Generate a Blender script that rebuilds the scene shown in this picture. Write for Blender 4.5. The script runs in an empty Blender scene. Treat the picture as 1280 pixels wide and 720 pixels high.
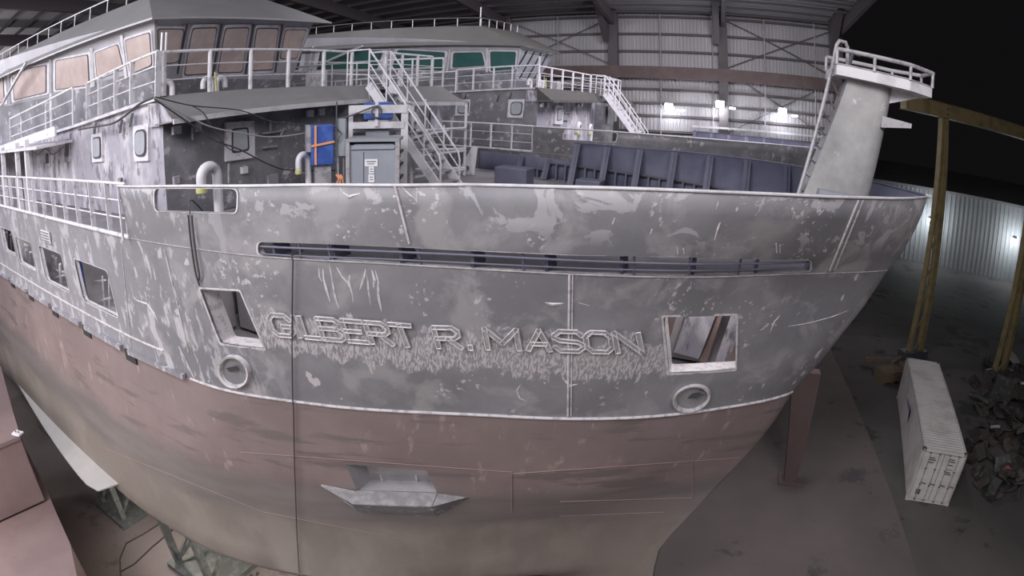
import bpy, bmesh, math, random
from mathutils import Vector, Matrix
random.seed(7)
R = math.radians
SC = bpy.context.scene
COL = SC.collection

# ------------------------------------------------------------------ camera, world, lights, exposure
EYE = Vector((0, 0, 15.3))
PITCH, ROLL, FPX = R(15.75), R(0.4), 711.0
_f = Vector((0, math.cos(PITCH), -math.sin(PITCH)))
_r = Vector((1, 0, 0)); _u = _r.cross(_f)
CR = math.cos(ROLL)*_r - math.sin(ROLL)*_u
CU = math.sin(ROLL)*_r + math.cos(ROLL)*_u
cam = bpy.data.cameras.new('camera')
cam.type = 'PANO'; cam.panorama_type = 'FISHEYE_EQUISOLID'
cam.sensor_width = 36; cam.fisheye_lens = FPX/1280*36; cam.fisheye_fov = math.pi
cam.lens = 17; cam.clip_start = 0.05; cam.clip_end = 500
camo = bpy.data.objects.new('camera', cam); COL.objects.link(camo)
camo.matrix_world = Matrix.Translation(EYE) @ Matrix((CR, CU, -_f)).transposed().to_4x4()
SC.camera = camo

SC.view_settings.view_transform = 'Standard'; SC.view_settings.look = 'None'
SC.view_settings.gamma = 1; SC.view_settings.use_curve_mapping = False
SC.view_settings.exposure = 0.0

wd = bpy.data.worlds.new('world'); SC.world = wd; wd.use_nodes = True
wd.node_tree.nodes['Background'].inputs[0].default_value = (0.05, 0.045, 0.05, 1)
wd.node_tree.nodes['Background'].inputs[1].default_value = 0.10

def area(name, loc, target, size, watts, col):
    l = bpy.data.lights.new(name, 'AREA'); l.shape = 'RECTANGLE'; l.size, l.size_y = size
    l.energy = watts; l.color = col
    o = bpy.data.objects.new(name, l); COL.objects.link(o); o.location = loc
    o.rotation_euler = (Vector(target)-Vector(loc)).to_track_quat('-Z', 'Y').to_euler()
    return o
area('hall_lamps', (-12, -4, 24.5), (-8, 14, 8), (14, 6), 3500, (.975, 0.955, 1.0))
area('hall_lamps', (2, -5, 24.5), (2, 12, 9), (10, 6), 700, (.98, 0.95, 1.0))
area('hall_lamps', (-27, 8, 23), (-13, 14, 13), (8, 5), 2000, (0.93, 0.91, 1.0))
area('hall_lamps', (-6, 26, 25), (-2, 30, 10), (16, 8), 600, (0.95, 0.94, 1.0))
area('hall_lamps', (11, 22, 24), (2, 35, 13), (5, 5), 2300, (0.97, 0.93, 1.0))
area('work_lights', (-10, -4, 3.5), (-4, 14, 7), (14, 3), 620, (1.0, 0.9, 0.86))  # unseen low fill added to brighten the hull side and floor
area('work_lights', (-24, -2, 9), (-15, 12, 0), (6, 4), 330, (1.0, 0.9, 0.84))
area('work_lights', (-19, 3, 10), (-14, 15, 0), (4, 4), 650, (1.0, 0.9, 0.82))  # further added fill, aimed at the floor on the left
area('yard_lights', (6, -8, 24), (24, 24, 0), (6, 6), 1700, (1.0, 0.95, 0.95))
for p in ((-16, -8, 21), (-36, 14, 21.5), (-46, 30, 22)):  # out-of-view points added to lift the hall and roof underside
    l = bpy.data.lights.new('high_bay_lamp', 'POINT'); l.energy = 2300; l.shadow_soft_size = .6; l.color = (1, .97, 1)
    o = bpy.data.objects.new('high_bay_lamp', l); COL.objects.link(o); o.location = p

V = Vector
# ------------------------------------------------------------------ frames: the near ship lies 23 deg off, trimmed by the bow
def Rm(h, t, r):
    return Matrix.Rotation(h, 3, 'Z') @ Matrix(((math.cos(t), 0, -math.sin(t)), (0, 1, 0), (math.sin(t), 0, math.cos(t)))) @ Matrix.Rotation(r, 3, 'X')
MS = Rm(R(-23), R(-4), R(2)); MSI = MS.transposed()
def ray(px, py):
    dx, dy = px-640, py-360; r = math.hypot(dx, dy)+1e-9
    th = 2*math.asin(r/(2*FPX)); s = math.sin(th)/r
    return CR*(dx*s) - CU*(dy*s) + _f*math.cos(th)
def S(px, py, x=None, y=None, z=None):       # point of the ship frame on a plane of it
    d = MSI @ ray(px, py)
    if x is not None: return d*(x/d.x)
    if y is not None: return d*(y/d.y)
    return d*(z/d.z)
def Wz(px, py, z=0.0):
    d = ray(px, py); return EYE + d*((z-EYE.z)/d.z)
def Wy(px, py, D):                            # world point at a horizontal distance
    d = ray(px, py); return EYE + d*(D/math.hypot(d.x, d.y))
def s2w(p): return EYE + MS @ Vector(p)
def w2s(p): return MSI @ (Vector(p)-EYE)

# ------------------------------------------------------------------ materials
def mat(name, base, rough=0.6, metal=0.0, var=None, scale=3.0, thr=0.55, soft=0.05, var2=None, scale2=9.0, thr2=0.6, bump=0.0, bscale=30.0, stretch=(1, 1, 1), emit=None, es=1.0, alpha=None):
    m = bpy.data.materials.new(name); m.use_nodes = True
    nt = m.node_tree; b = nt.nodes['Principled BSDF']
    b.inputs['Roughness'].default_value = rough; b.inputs['Metallic'].default_value = metal
    col = (*base, 1); b.inputs['Base Color'].default_value = col
    m.diffuse_color = col
    if emit:
        b.inputs['Emission Color'].default_value = (*emit, 1); b.inputs['Emission Strength'].default_value = es
    if alpha is not None:
        b.inputs['Transmission Weight'].default_value = alpha
    if var or bump:
        tc = nt.nodes.new('ShaderNodeTexCoord'); mp = nt.nodes.new('ShaderNodeMapping')
        mp.inputs['Scale'].default_value = stretch
        nt.links.new(tc.outputs['Object'], mp.inputs[0])
        cur = None
        def layer(cur, c, sc, th, det, sf, off):
            n = nt.nodes.new('ShaderNodeTexNoise'); n.inputs['Scale'].default_value = sc; n.inputs['Detail'].default_value = det
            n.inputs['Roughness'].default_value = 0.62
            v = nt.nodes.new('ShaderNodeVectorMath'); v.inputs[1].default_value = (off, off*1.7, off*.6)
            nt.links.new(mp.outputs[0], v.inputs[0]); nt.links.new(v.outputs[0], n.inputs['Vector'])
            rp = nt.nodes.new('ShaderNodeValToRGB'); rp.color_ramp.elements[0].position = th-sf; rp.color_ramp.elements[1].position = th+sf
            nt.links.new(n.outputs[0], rp.inputs[0])
            mx = nt.nodes.new('ShaderNodeMix'); mx.data_type = 'RGBA'
            nt.links.new(rp.outputs[0], mx.inputs[0])
            if cur is None: mx.inputs[6].default_value = col
            else: nt.links.new(cur, mx.inputs[6])
            mx.inputs[7].default_value = (*c, 1)
            return mx.outputs[2]
        if var: cur = layer(cur, var, scale, thr, 6, soft, 3.1)
        if var2: cur = layer(cur, var2, scale2, thr2, 8, 0.03, 11.7)
        if cur: nt.links.new(cur, b.inputs['Base Color'])
        if bump:
            n = nt.nodes.new('ShaderNodeTexNoise'); n.inputs['Scale'].default_value = bscale; n.inputs['Detail'].default_value = 5
            nt.links.new(mp.outputs[0], n.inputs['Vector'])
            bp = nt.nodes.new('ShaderNodeBump'); bp.inputs['Strength'].default_value = bump; bp.inputs['Distance'].default_value = 0.05
            nt.links.new(n.outputs[0], bp.inputs['Height']); nt.links.new(bp.outputs[0], b.inputs['Normal'])
    return m

M = {}
M['white'] = mat('white_paint', (.62, .61, .64), .5, var=(.45, .44, .47), scale=2.5, thr=.56, soft=.1)
M['rail'] = mat('rail_paint', (.66, .65, .69), .45, var=(.4, .39, .43), scale=4, thr=.6, soft=.06)
M['wall_light'] = mat('worn_lilac_primer', (.33, .32, .37), .6, var=(.60, .575, .62), scale=1.6, thr=.55, soft=.08, var2=(.19, .185, .22), scale2=3.5, thr2=.57, bump=.2, bscale=6, stretch=(1, 1, .45))  # also the lit face tone of both deckhouses
M['wall_dark'] = mat('worn_grey_primer', (.165, .165, .18), .6, var=(.26, .26, .28), scale=1.1, thr=.54, soft=.1, var2=(.46, .45, .49), scale2=3.0, thr2=.615, bump=.12, bscale=8)  # also the shaded face tone of both deckhouses
M['visor'] = mat('grey_deck_paint', (.185, .185, .19), .6, var=(.22, .22, .225), scale=1.0, thr=.5, soft=.2, bump=.05)
M['visor2'] = mat('dark_roof_paint', (.085, .083, .08), .6, var=(.11, .105, .10), scale=1.0, thr=.5, soft=.2)
M['wh'] = mat('wheelhouse_paint', (.36, .355, .385), .5, var=(.29, .285, .31), scale=1.2, thr=.55, soft=.15)
M['cover'] = mat('brown_window_cover', (.40, .32, .30), .35, var=(.52, .43, .40), scale=1.6, thr=.5, soft=.15)
M['gasket'] = mat('black_gasket', (.05, .05, .07), .6)
M['glass'] = mat('grey_glass', (.34, .36, .40), .15, var=(.45, .47, .5), scale=1.5, thr=.5, soft=.2)
M['teal'] = mat('teal_glass', (.03, .09, .085), .12, var=(.05, .13, .12), scale=.8, thr=.5, soft=.2)
M['deck'] = mat('blue_grey_deck', (.19, .185, .20), .7, var=(.26, .25, .27), scale=1.4, thr=.55, soft=.1, bump=.1)
M['bulwark_in'] = mat('blue_bulwark_paint', (.085, .087, .135), .5, var=(.125, .125, .175), scale=1.1, thr=.55, soft=.15)
M['steel'] = mat('dark_steel', (.10, .10, .115), .5, .3)
M['galv'] = mat('galvanised_pipe', (.38, .37, .39), .45, .1, var=(.25, .24, .26), scale=5, thr=.55)
M['cabinet'] = mat('cabinet_grey', (.27, .29, .33), .45, var=(.31, .33, .37), scale=1.5, thr=.55, soft=.1)
M['cab_dark'] = mat('vent_dark', (.03, .03, .035), .7)
M['paper'] = mat('paper', (.75, .75, .78), .6)
M['blue'] = mat('blue_plastic', (.035, .085, .33), .45, var=(.06, .13, .42), scale=3, thr=.55)
M['orange'] = mat('orange_strap', (.75, .33, .16), .6)
M['yellow'] = mat('yellow_tape', (.52, .51, .20), .6)
M['hose'] = mat('black_rubber', (.045, .04, .045), .5)
M['rope'] = mat('grey_rope', (.34, .33, .34), .7)
M['crane'] = mat('yellow_crane_paint', (.25, .20, .10), .5, var=(.16, .13, .07), scale=1.2, thr=.57, soft=.1)
M['cont'] = mat('container_white', (.60, .58, .57), .55, var=(.45, .42, .40), scale=.8, thr=.58, soft=.12, var2=(.28, .2, .17), scale2=2.5, thr2=.72)
M['cont_dark'] = mat('container_gap', (.09, .09, .10), .6)
M['logo'] = mat('logo_navy', (.03, .04, .13), .5)
M['floor'] = mat('dusty_floor', (.135, .115, .11), .85, var=(.19, .16, .15), scale=.13, thr=.52, soft=.16, var2=(.095, .085, .085), scale2=.5, thr2=.62, bump=.12, bscale=3)
M['yard'] = mat('yard_ground', (.085, .08, .078), .85, var=(.14, .125, .12), scale=.1, thr=.5, soft=.15, var2=(.05, .048, .048), scale2=.35, thr2=.6, bump=.15, bscale=2)
M['clad'] = mat('hall_cladding', (.30, .29, .31), .55, .2, var=(.37, .36, .37), scale=.7, thr=.5, soft=.2, stretch=(1, 1, .2))
M['girt'] = mat('girt_steel', (.075, .065, .07), .6)
M['redsteel'] = mat('red_oxide_steel', (.095, .06, .06), .6, var=(.12, .085, .082), scale=1, thr=.55, soft=.1)
M['roof'] = mat('roof_sheet', (.26, .25, .26), .7, var=(.32, .31, .32), scale=.3, thr=.5, soft=.2)
M['ext'] = mat('warehouse_sheet', (.40, .40, .41), .6, var=(.28, .28, .29), scale=.12, thr=.5, soft=.15, stretch=(1, 1, .3))
M['pinksteel'] = mat('pink_primer_steel', (.155, .108, .11), .6, var=(.20, .145, .143), scale=.5, thr=.5, soft=.2, var2=(.17, .1, .1), scale2=2.2, thr2=.68)
M['greensteel'] = mat('grey_green_stand', (.10, .11, .105), .6, var=(.17, .175, .16), scale=2, thr=.55)
M['wood'] = mat('crib_timber', (.17, .12, .085), .8, var=(.24, .18, .13), scale=4, thr=.55, stretch=(1, 1, 5))
M['scrapa'] = mat('rusty_scrap', (.045, .038, .036), .7, var=(.085, .07, .062), scale=3, thr=.55)
M['scrapb'] = mat('grey_scrap', (.06, .06, .06), .6, .3, var=(.11, .11, .11), scale=3, thr=.55)
M['scrapr'] = mat('red_scrap', (.30, .05, .05), .6, var=(.2, .08, .07), scale=3, thr=.55)
M['lamp'] = mat('lamp_lens', (1, 1, 1), .3, emit=(.93, .93, 1), es=60)
M['lamp2'] = mat('wall_lamp_lens', (1, 1, 1), .3, emit=(.85, .95, 1), es=18)
M['keelgrey'] = mat('bilge_keel_grey', (.33, .32, .31), .5, var=(.28, .27, .26), scale=1, thr=.5, soft=.2)
M['letter_grey'] = mat('letter_primer', (.25, .24, .25), .55, var=(.36, .35, .36), scale=5, thr=.52, soft=.1, bump=.2, bscale=12)
M['bead'] = mat('bright_bead', (.56, .54, .56), .45, var=(.38, .36, .38), scale=8, thr=.55)
M['interior'] = mat('interior_primer', (.34, .33, .35), .6, var=(.48, .46, .48), scale=1, thr=.5, soft=.15)
M['frame_pink'] = mat('interior_frame_primer', (.25, .18, .17), .6)

def hull_material():
    m = bpy.data.materials.new('hull_coatings'); m.use_nodes = True
    nt = m.node_tree; b = nt.nodes['Principled BSDF']; b.inputs['Roughness'].default_value = .55
    L = nt.links.new; N = nt.nodes.new
    tc = N('ShaderNodeTexCoord'); sep = N('ShaderNodeSeparateXYZ'); L(tc.outputs['Object'], sep.inputs[0])
    def noise(sc, det=6, st=(1, 1, 1), off=0, rough=.6, dist=0):
        mp = N('ShaderNodeMapping'); mp.inputs['Scale'].default_value = st; mp.inputs['Location'].default_value = (off, off*.7, off*1.3)
        L(tc.outputs['Object'], mp.inputs[0]); n = N('ShaderNodeTexNoise'); n.inputs['Scale'].default_value = sc
        n.inputs['Detail'].default_value = det; n.inputs['Roughness'].default_value = rough; n.inputs['Distortion'].default_value = dist
        L(mp.outputs[0], n.inputs['Vector']); return n.outputs[0]
    def math_(op, a, c=None, clamp=False):
        n = N('ShaderNodeMath'); n.operation = op; n.use_clamp = clamp
        for i, v in enumerate((a, c)):
            if v is None: continue
            if isinstance(v, (int, float)): n.inputs[i].default_value = v
            else: L(v, n.inputs[i])
        return n.outputs[0]
    def step(v, lo, hi):
        n = N('ShaderNodeMapRange'); n.inputs[1].default_value = lo; n.inputs[2].default_value = hi; L(v, n.inputs[0]); return n.outputs[0]
    def mix(f, a, c):
        n = N('ShaderNodeMix'); n.data_type = 'RGBA'; L(f, n.inputs[0])
        for i, v in ((6, a), (7, c)):
            if isinstance(v, tuple): n.inputs[i].default_value = (*v, 1)
            else: L(v, n.inputs[i])
        return n.outputs[2]
    Z = sep.outputs[2]; X = sep.outputs[0]
    # upper grey: mottled primer, pale flakes, vertical streaks
    up = mix(step(noise(.55, 5, off=2), .42, .60), (.172, .172, .188), (.225, .223, .240))
    up = mix(math_('MULTIPLY', step(noise(1.1, 7, off=9, dist=.4), .52, .62), .8), up, (.30, .29, .30))
    up = mix(step(noise(2.2, 5, st=(1, 1, .6), off=21, rough=.5), .69, .705), up, (.46, .44, .46))
    up = mix(math_('MULTIPLY', step(noise(9, 3, off=25), .64, .70), step(noise(.6, 3, off=27), .57, .63)), up, (.36, .35, .37))
    up = mix(math_('MULTIPLY', step(noise(9, 3, off=5), .60, .62), step(noise(.9, 2, off=15), .55, .6)), up, (.44, .43, .45))
    # aft of the hull break the colour grows paler
    up = mix(math_('MULTIPLY', step(X, -1.2, -4.5), .55), up, (.30, .29, .325))
    up = mix(math_('MULTIPLY', step(X, 1.3, -1.5), math_('MULTIPLY', step(noise(2.6, 7, st=(1.2, 1.2, .5), off=37, dist=.5), .54, .58), .75)), up, (.50, .49, .53))
    up = mix(math_('MULTIPLY', step(Z, 9.6, 9.9), math_('MULTIPLY', step(noise(1.6, 8, off=53, dist=.8), .55, .57), .7)), up, (.40, .39, .415))
    # rough scraped band along the name
    line = math_('ADD', math_('MULTIPLY', X, -.035), 7.80)
    d = math_('ABSOLUTE', math_('SUBTRACT', math_('SUBTRACT', Z, line), -.08))
    wob = math_('MULTIPLY', math_('SUBTRACT', noise(2.2, 5, st=(1.6, 1.6, .5), off=31), .5), 1.3)
    band = step(math_('ADD', d, wob), .44, .37)
    band = math_('MULTIPLY', band, math_('MULTIPLY', step(X, .55, .8), step(X, 7.5, 7.2)))
    streak = step(noise(13, 4, st=(2.4, 2.4, .3), off=44), .44, .56)
    up = mix(math_('MULTIPLY', band, math_('ADD', math_('MULTIPLY', streak, .8), .12)), up, (.50, .47, .49))
    # pink primer under the rub line
    lo = mix(step(noise(.45, 5, off=61), .4, .62), (.205, .158, .158), (.245, .192, .190))
    lo = mix(step(noise(2.4, 7, st=(1.3, 1.3, .35), off=71), .60, .68), lo, (.33, .26, .26))
    lo = mix(step(noise(1.1, 6, st=(.35, .35, 2.2), off=77), .56, .62), lo, (.16, .135, .13))
    zz = math_('ADD', Z, math_('MULTIPLY', math_('SUBTRACT', noise(.8, 4, off=81), .5), .9))
    tan = mix(step(noise(.7, 5, st=(1, 1, .5), off=91), .45, .6), (.195, .172, .155), (.235, .208, .188))
    shade_band = mix(step(noise(.8, 6, st=(.3, .3, 1.6), off=97), .42, .6), (.15, .135, .132), (.19, .17, .165))  # dark smudged band above the tan, shadow put into the colour
    lo = mix(step(zz, 3.9, 3.3), lo, shade_band)
    lo = mix(step(zz, 2.35, 1.9), lo, tan)
    edge = math_('ADD', Z, math_('MULTIPLY', noise(3, 4), .02))
    c = mix(step(edge, 6.085, 6.10), lo, up)
    L(c, b.inputs['Base Color'])
    bp = N('ShaderNodeBump'); bp.inputs['Strength'].default_value = .25; bp.inputs['Distance'].default_value = .06
    L(math_('ADD', noise(1.2, 4, off=3), math_('MULTIPLY', math_('MULTIPLY', streak, band), 1.0)), bp.inputs['Height']); L(bp.outputs[0], b.inputs['Normal'])
    m.diffuse_color = (.25, .22, .22, 1)
    return m
M['hull'] = hull_material()

# ------------------------------------------------------------------ mesh builder
class MB:
    def __init__(s): s.v = []; s.f = []; s.mi = []; s.m = 0
    def add(s, vs, fs):
        o = len(s.v); s.v += [tuple(v) for v in vs]
        for f in fs: s.f.append([o+i for i in f]); s.mi.append(s.m)
        return s
    def box(s, a, b):
        x0, y0, z0 = a; x1, y1, z1 = b
        return s.add([(x0,y0,z0),(x1,y0,z0),(x1,y1,z0),(x0,y1,z0),(x0,y0,z1),(x1,y0,z1),(x1,y1,z1),(x0,y1,z1)],
                     [(3,2,1,0),(4,5,6,7),(0,1,5,4),(1,2,6,5),(2,3,7,6),(3,0,4,7)])
    def cbox(s, c, sz, ax=None):      # centre, size, optional 3 axes
        c = Vector(c); ax = ax or (Vector((1,0,0)), Vector((0,1,0)), Vector((0,0,1)))
        vs = []
        for k in (-.5, .5):
            for i, j in ((-.5,-.5),(.5,-.5),(.5,.5),(-.5,.5)):
                vs.append(c + Vector(ax[0])*i*sz[0] + Vector(ax[1])*j*sz[1] + Vector(ax[2])*k*sz[2])
        return s.add(vs, [(3,2,1,0),(4,5,6,7),(0,1,5,4),(1,2,6,5),(2,3,7,6),(3,0,4,7)])
    def bar(s, a, b, w, h=None, up=(0,0,1)):
        a, b = Vector(a), Vector(b); d = (b-a); l = d.length
        if l < 1e-6: return s
        d /= l; u = Vector(up)
        if abs(d.dot(u)) > .98: u = Vector((1,0,0))
        sd = d.cross(u).normalized(); u = sd.cross(d)
        return s.cbox((a+b)/2, (l, w, h or w), (d, sd, u))
    def tube(s, pts, r, n=8, cap=True):
        pts = [Vector(p) for p in pts]; rings = []
        t0 = (pts[1]-pts[0]).normalized(); u = Vector((0,0,1)) if abs(t0.z) < .9 else Vector((1,0,0))
        nrm = t0.cross(u).normalized()
        for i, p in enumerate(pts):
            t = (pts[min(i+1, len(pts)-1)]-pts[max(i-1, 0)]).normalized()
            nrm = (nrm - t*nrm.dot(t)).normalized(); bn = t.cross(nrm)
            rr = r[i] if isinstance(r, (list, tuple)) else r
            rings.append([p + (nrm*math.cos(2*math.pi*k/n) + bn*math.sin(2*math.pi*k/n))*rr for k in range(n)])
        vs = [v for g in rings for v in g]; fs = []
        for i in range(len(pts)-1):
            for k in range(n):
                fs.append((i*n+k, i*n+(k+1) % n, (i+1)*n+(k+1) % n, (i+1)*n+k))
        if cap: fs.append(tuple(range(n))[::-1]); fs.append(tuple((len(pts)-1)*n+k for k in range(n)))
        return s.add(vs, fs)
    def slab(s, poly, t):             # planar polygon given thickness along its normal (negative side)
        poly = [Vector(p) for p in poly]; n = Vector((0,0,0))
        for i in range(len(poly)):
            n += (poly[i]-poly[0]).cross(poly[(i+1) % len(poly)]-poly[0])
        n.normalize(); k = len(poly)
        return s.add(poly + [p-n*t for p in poly],
                     [tuple(range(k)), tuple(range(2*k-1, k-1, -1))] + [(i, k+i, k+(i+1) % k, (i+1) % k) for i in range(k)])
    def prism(s, poly, z0, z1):       # xy polygon
        k = len(poly)
        return s.add([(p[0], p[1], z0) for p in poly]+[(p[0], p[1], z1) for p in poly],
                     [tuple(range(k))[::-1], tuple(range(k, 2*k))] + [(i, (i+1) % k, k+(i+1) % k, k+i) for i in range(k)])
    def frustum(s, p0, p1):           # two polygons of the same count
        k = len(p0)
        return s.add([tuple(p) for p in p0]+[tuple(p) for p in p1],
                     [tuple(range(k))[::-1], tuple(range(k, 2*k))] + [(i, (i+1) % k, k+(i+1) % k, k+i) for i in range(k)])
    def build(s, name, mats, parent=None, smooth=False, bevel=0.0):
        if not isinstance(mats, (list, tuple)): mats = [mats]
        org = Vector(parent.get('_o', (0,0,0))) if parent else Vector((0,0,0))
        me = bpy.data.meshes.new(name)
        me.from_pydata([tuple(Vector(v)-org) for v in s.v], [], s.f)
        for m in mats: me.materials.append(m)
        for p, i in zip(me.polygons, s.mi): p.material_index = i; p.use_smooth = smooth
        me.validate(); me.update()
        bm = bmesh.new(); bm.from_mesh(me); bmesh.ops.recalc_face_normals(bm, faces=bm.faces); bm.to_mesh(me); bm.free()
        o = bpy.data.objects.new(name, me); COL.objects.link(o)
        if parent: o.parent = parent; o['_o'] = tuple(org)
        if smooth:
            me.set_sharp_from_angle(angle=R(35)) if hasattr(me, 'set_sharp_from_angle') else None
        if bevel:
            md = o.modifiers.new('bevel', 'BEVEL'); md.width = bevel; md.segments = 2; md.limit_method = 'ANGLE'
        return o

def tag(o, label, cat, group=None, kind=None):
    if label: o['label'] = label
    if cat: o['category'] = cat
    if group: o['group'] = group
    if kind: o['kind'] = kind
    return o
def thing_s(name, base, label, cat, group=None):     # empty in the ship frame; parts are given in ship coordinates
    o = bpy.data.objects.new(name, None); COL.objects.link(o); o.empty_display_size = .3
    o.matrix_world = Matrix.Translation(s2w(base)) @ MS.to_4x4(); o['_o'] = tuple(base)
    return tag(o, label, cat, group)
def thing_w(name, base, label, cat, group=None):     # empty in the world; parts are given in world coordinates
    o = bpy.data.objects.new(name, None); COL.objects.link(o); o.empty_display_size = .3
    o.location = base; o['_o'] = tuple(base)
    return tag(o, label, cat, group)
def arc(c, r, a0, a1, n, plane='xz'):
    out = []
    for i in range(n+1):
        a = a0+(a1-a0)*i/n
        if plane == 'xz': out.append(Vector((c[0]+r*math.cos(a), c[1], c[2]+r*math.sin(a))))
        elif plane == 'yz': out.append(Vector((c[0], c[1]+r*math.cos(a), c[2]+r*math.sin(a))))
    return out
def sag(a, b, d, n=14):
    a, b = Vector(a), Vector(b)
    return [a.lerp(b, i/n) - Vector((0, 0, 4*d*(i/n)*(1-i/n))) for i in range(n+1)]

# ------------------------------------------------------------------ the setting
wdir = Vector((math.cos(R(-20)), math.sin(R(-20)), 0)); wn = Vector((-math.sin(R(-20)), math.cos(R(-20)), 0))
W0 = Vector((0, 50, 0))
def wall_at(az, off=0.0, z=0.0):      # point of the far wall seen under an azimuth
    t = math.tan(R(az)); y = 50/(1+t*math.tan(R(20)))
    p = Vector((y*t, y, z)); return p - wn*off
corner = wall_at(33.2)
sC = (corner-W0).dot(wdir)
def wp(s, z, off=0.0):                # coordinate along the far wall
    return W0 + wdir*s - wn*off + Vector((0, 0, z))
gdir = -wn                            # the open end of the hall runs back towards the camera side
gA = corner; gB = corner + gdir*75
hallpoly = [gA, gB, gB - wdir*110, gA - wdir*110]
fl = MB().prism([(p.x, p.y) for p in hallpoly], -.3, 0).build('floor', M['floor']); tag(fl, None, None, kind='structure')
yd = MB().prism([(gA+gdir*-60).xy, (gA+gdir*-60+wdir*150).xy, (gB+wdir*150).xy, gB.xy], -.3, -.004).build('ground', M['yard']); tag(yd, None, None, kind='structure')

wall = bpy.data.objects.new('wall_far', None); COL.objects.link(wall); wall['_o'] = (0,0,0); wall['kind'] = 'structure'
wall.location = (0, 0, 0)
def clad_sheet(w, z0, z1, pitch=.3, dep=.05):
    prof = []; n = int(round(w/pitch))
    for i in range(n):
        x = i*pitch
        prof += [(x, 0), (x+pitch*.55, 0), (x+pitch*.65, dep), (x+pitch*.9, dep)]
    prof.append((w, 0)); b = MB(); vs = []
    for x, d in prof:
        for z in (z0, z1): vs.append((x, -d, z))
    fs = [(2*i, 2*i+2, 2*i+3, 2*i+1) for i in range(len(prof)-1)]
    vs2 = [(v[0], v[1]+.012, v[2]) for v in vs]; k = len(vs)
    return b.add(vs+vs2, fs + [tuple(k+i for i in f[::-1]) for f in fs])
sheet = clad_sheet(3.0, 15.6, 25.7); low = clad_sheet(3.0, 8, 15.4)
proto = {}
NB = 30
for row, (mbs, nm, off) in enumerate(((sheet, 'cladding_panel', 0.0), (low, 'cladding_panel', .12))):
    o = mbs.build(nm, M['clad'], None)
    for i in range(NB):
        c = o if i == 0 else o.copy()
        if i: COL.objects.link(c)
        c.parent = wall; c.location = wp(sC-3.0*(i+1)+.01, 0, off); c.rotation_euler = (0, 0, R(-20))
for z in (25.3, 23.8, 22.3, 19.1, 17.9, 16.9, 15.6):
    MB().bar(wp(sC-90, z, .2), wp(sC, z, .2), .16, .2).build('girt', M['girt'], wall)
MB().bar(wp(sC-90, 20.45, .75), wp(sC+.2, 20.45, .75), .5, 1.0).build('crane_beam', M['redsteel'], wall)
MB().bar(wp(sC-90, 13.6, .5), wp(sC, 13.6, .5), .4, .35).build('sill_beam', M['redsteel'], wall)
colS = [((wall_at(a)-W0).dot(wdir)) for a in (32.95, 21.3, 10.4)]
colS += [colS[-1]-9.3*k for k in range(1, 5)]
for i, s_ in enumerate(colS):
    b = MB()
    b.bar(wp(s_, 0, .55), wp(s_, 25.8, .55), .6, .06, up=wdir); b.bar(wp(s_, 0, .85), wp(s_, 25.8, .85), .08, .75, up=wdir); b.bar(wp(s_, 0, .3), wp(s_, 25.8, .3), .08, .75, up=wdir)
    b.build('column', M['redsteel'] if i == 0 else M['girt'], wall)
    b = MB(); b.slab([wp(s_-.3, 23.0, .9), wp(s_-.3, 25.8, .9), wp(s_-.3, 26.0, 5.0)], .5)
    b.build('haunch', M['girt'], wall)
for a_, b_ in ((0, 1), (2, 3)):
    for lo_, hi_ in ((15.6, 21), (21, 25.3)):
        MB().bar(wp(colS[a_], hi_, .35), wp(colS[b_], lo_, .35), .07).build('brace', M['girt'], wall)
        MB().bar(wp(colS[a_], lo_, .35), wp(colS[b_], hi_, .35), .07).build('brace', M['girt'], wall)
for k in range(7):
    s_ = sC-2.2-k*4.3
    MB().tube([wp(s_, 14.6, .4), wp(s_, 25.6, .4)], .045, 6).build('conduit', M['galv'], wall)
MB().bar(wp(sC-.5, 16.15, 1.1), wp(sC-12.5, 16.15, 1.1), .16, .16).build('service_pipe', M['white'], wall)

# roof: sheet, purlins, rafters
roof = bpy.data.objects.new('ceiling', None); COL.objects.link(roof); roof['_o'] = (0,0,0); roof['kind'] = 'structure'
def rp(s, off, dz=0): return wp(s, 25.8 + off*.05 + dz, off)
MB().slab([rp(sC-90, -1), rp(sC+.4, -1), rp(sC+.4, 72), rp(sC-90, 72)], .12).build('roof_sheet', M['roof'], roof)
for k in range(24):
    MB().bar(rp(sC-90, 1+k*1.9, -.25), rp(sC, 1+k*1.9, -.25), .1, .2).build('purlin', M['girt'], roof)
for s_ in colS:
    b = MB(); b.bar(rp(s_, 0, -.9), rp(s_, 70, -.9), .3, .9); b.build('rafter', M['girt'], roof)

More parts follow.
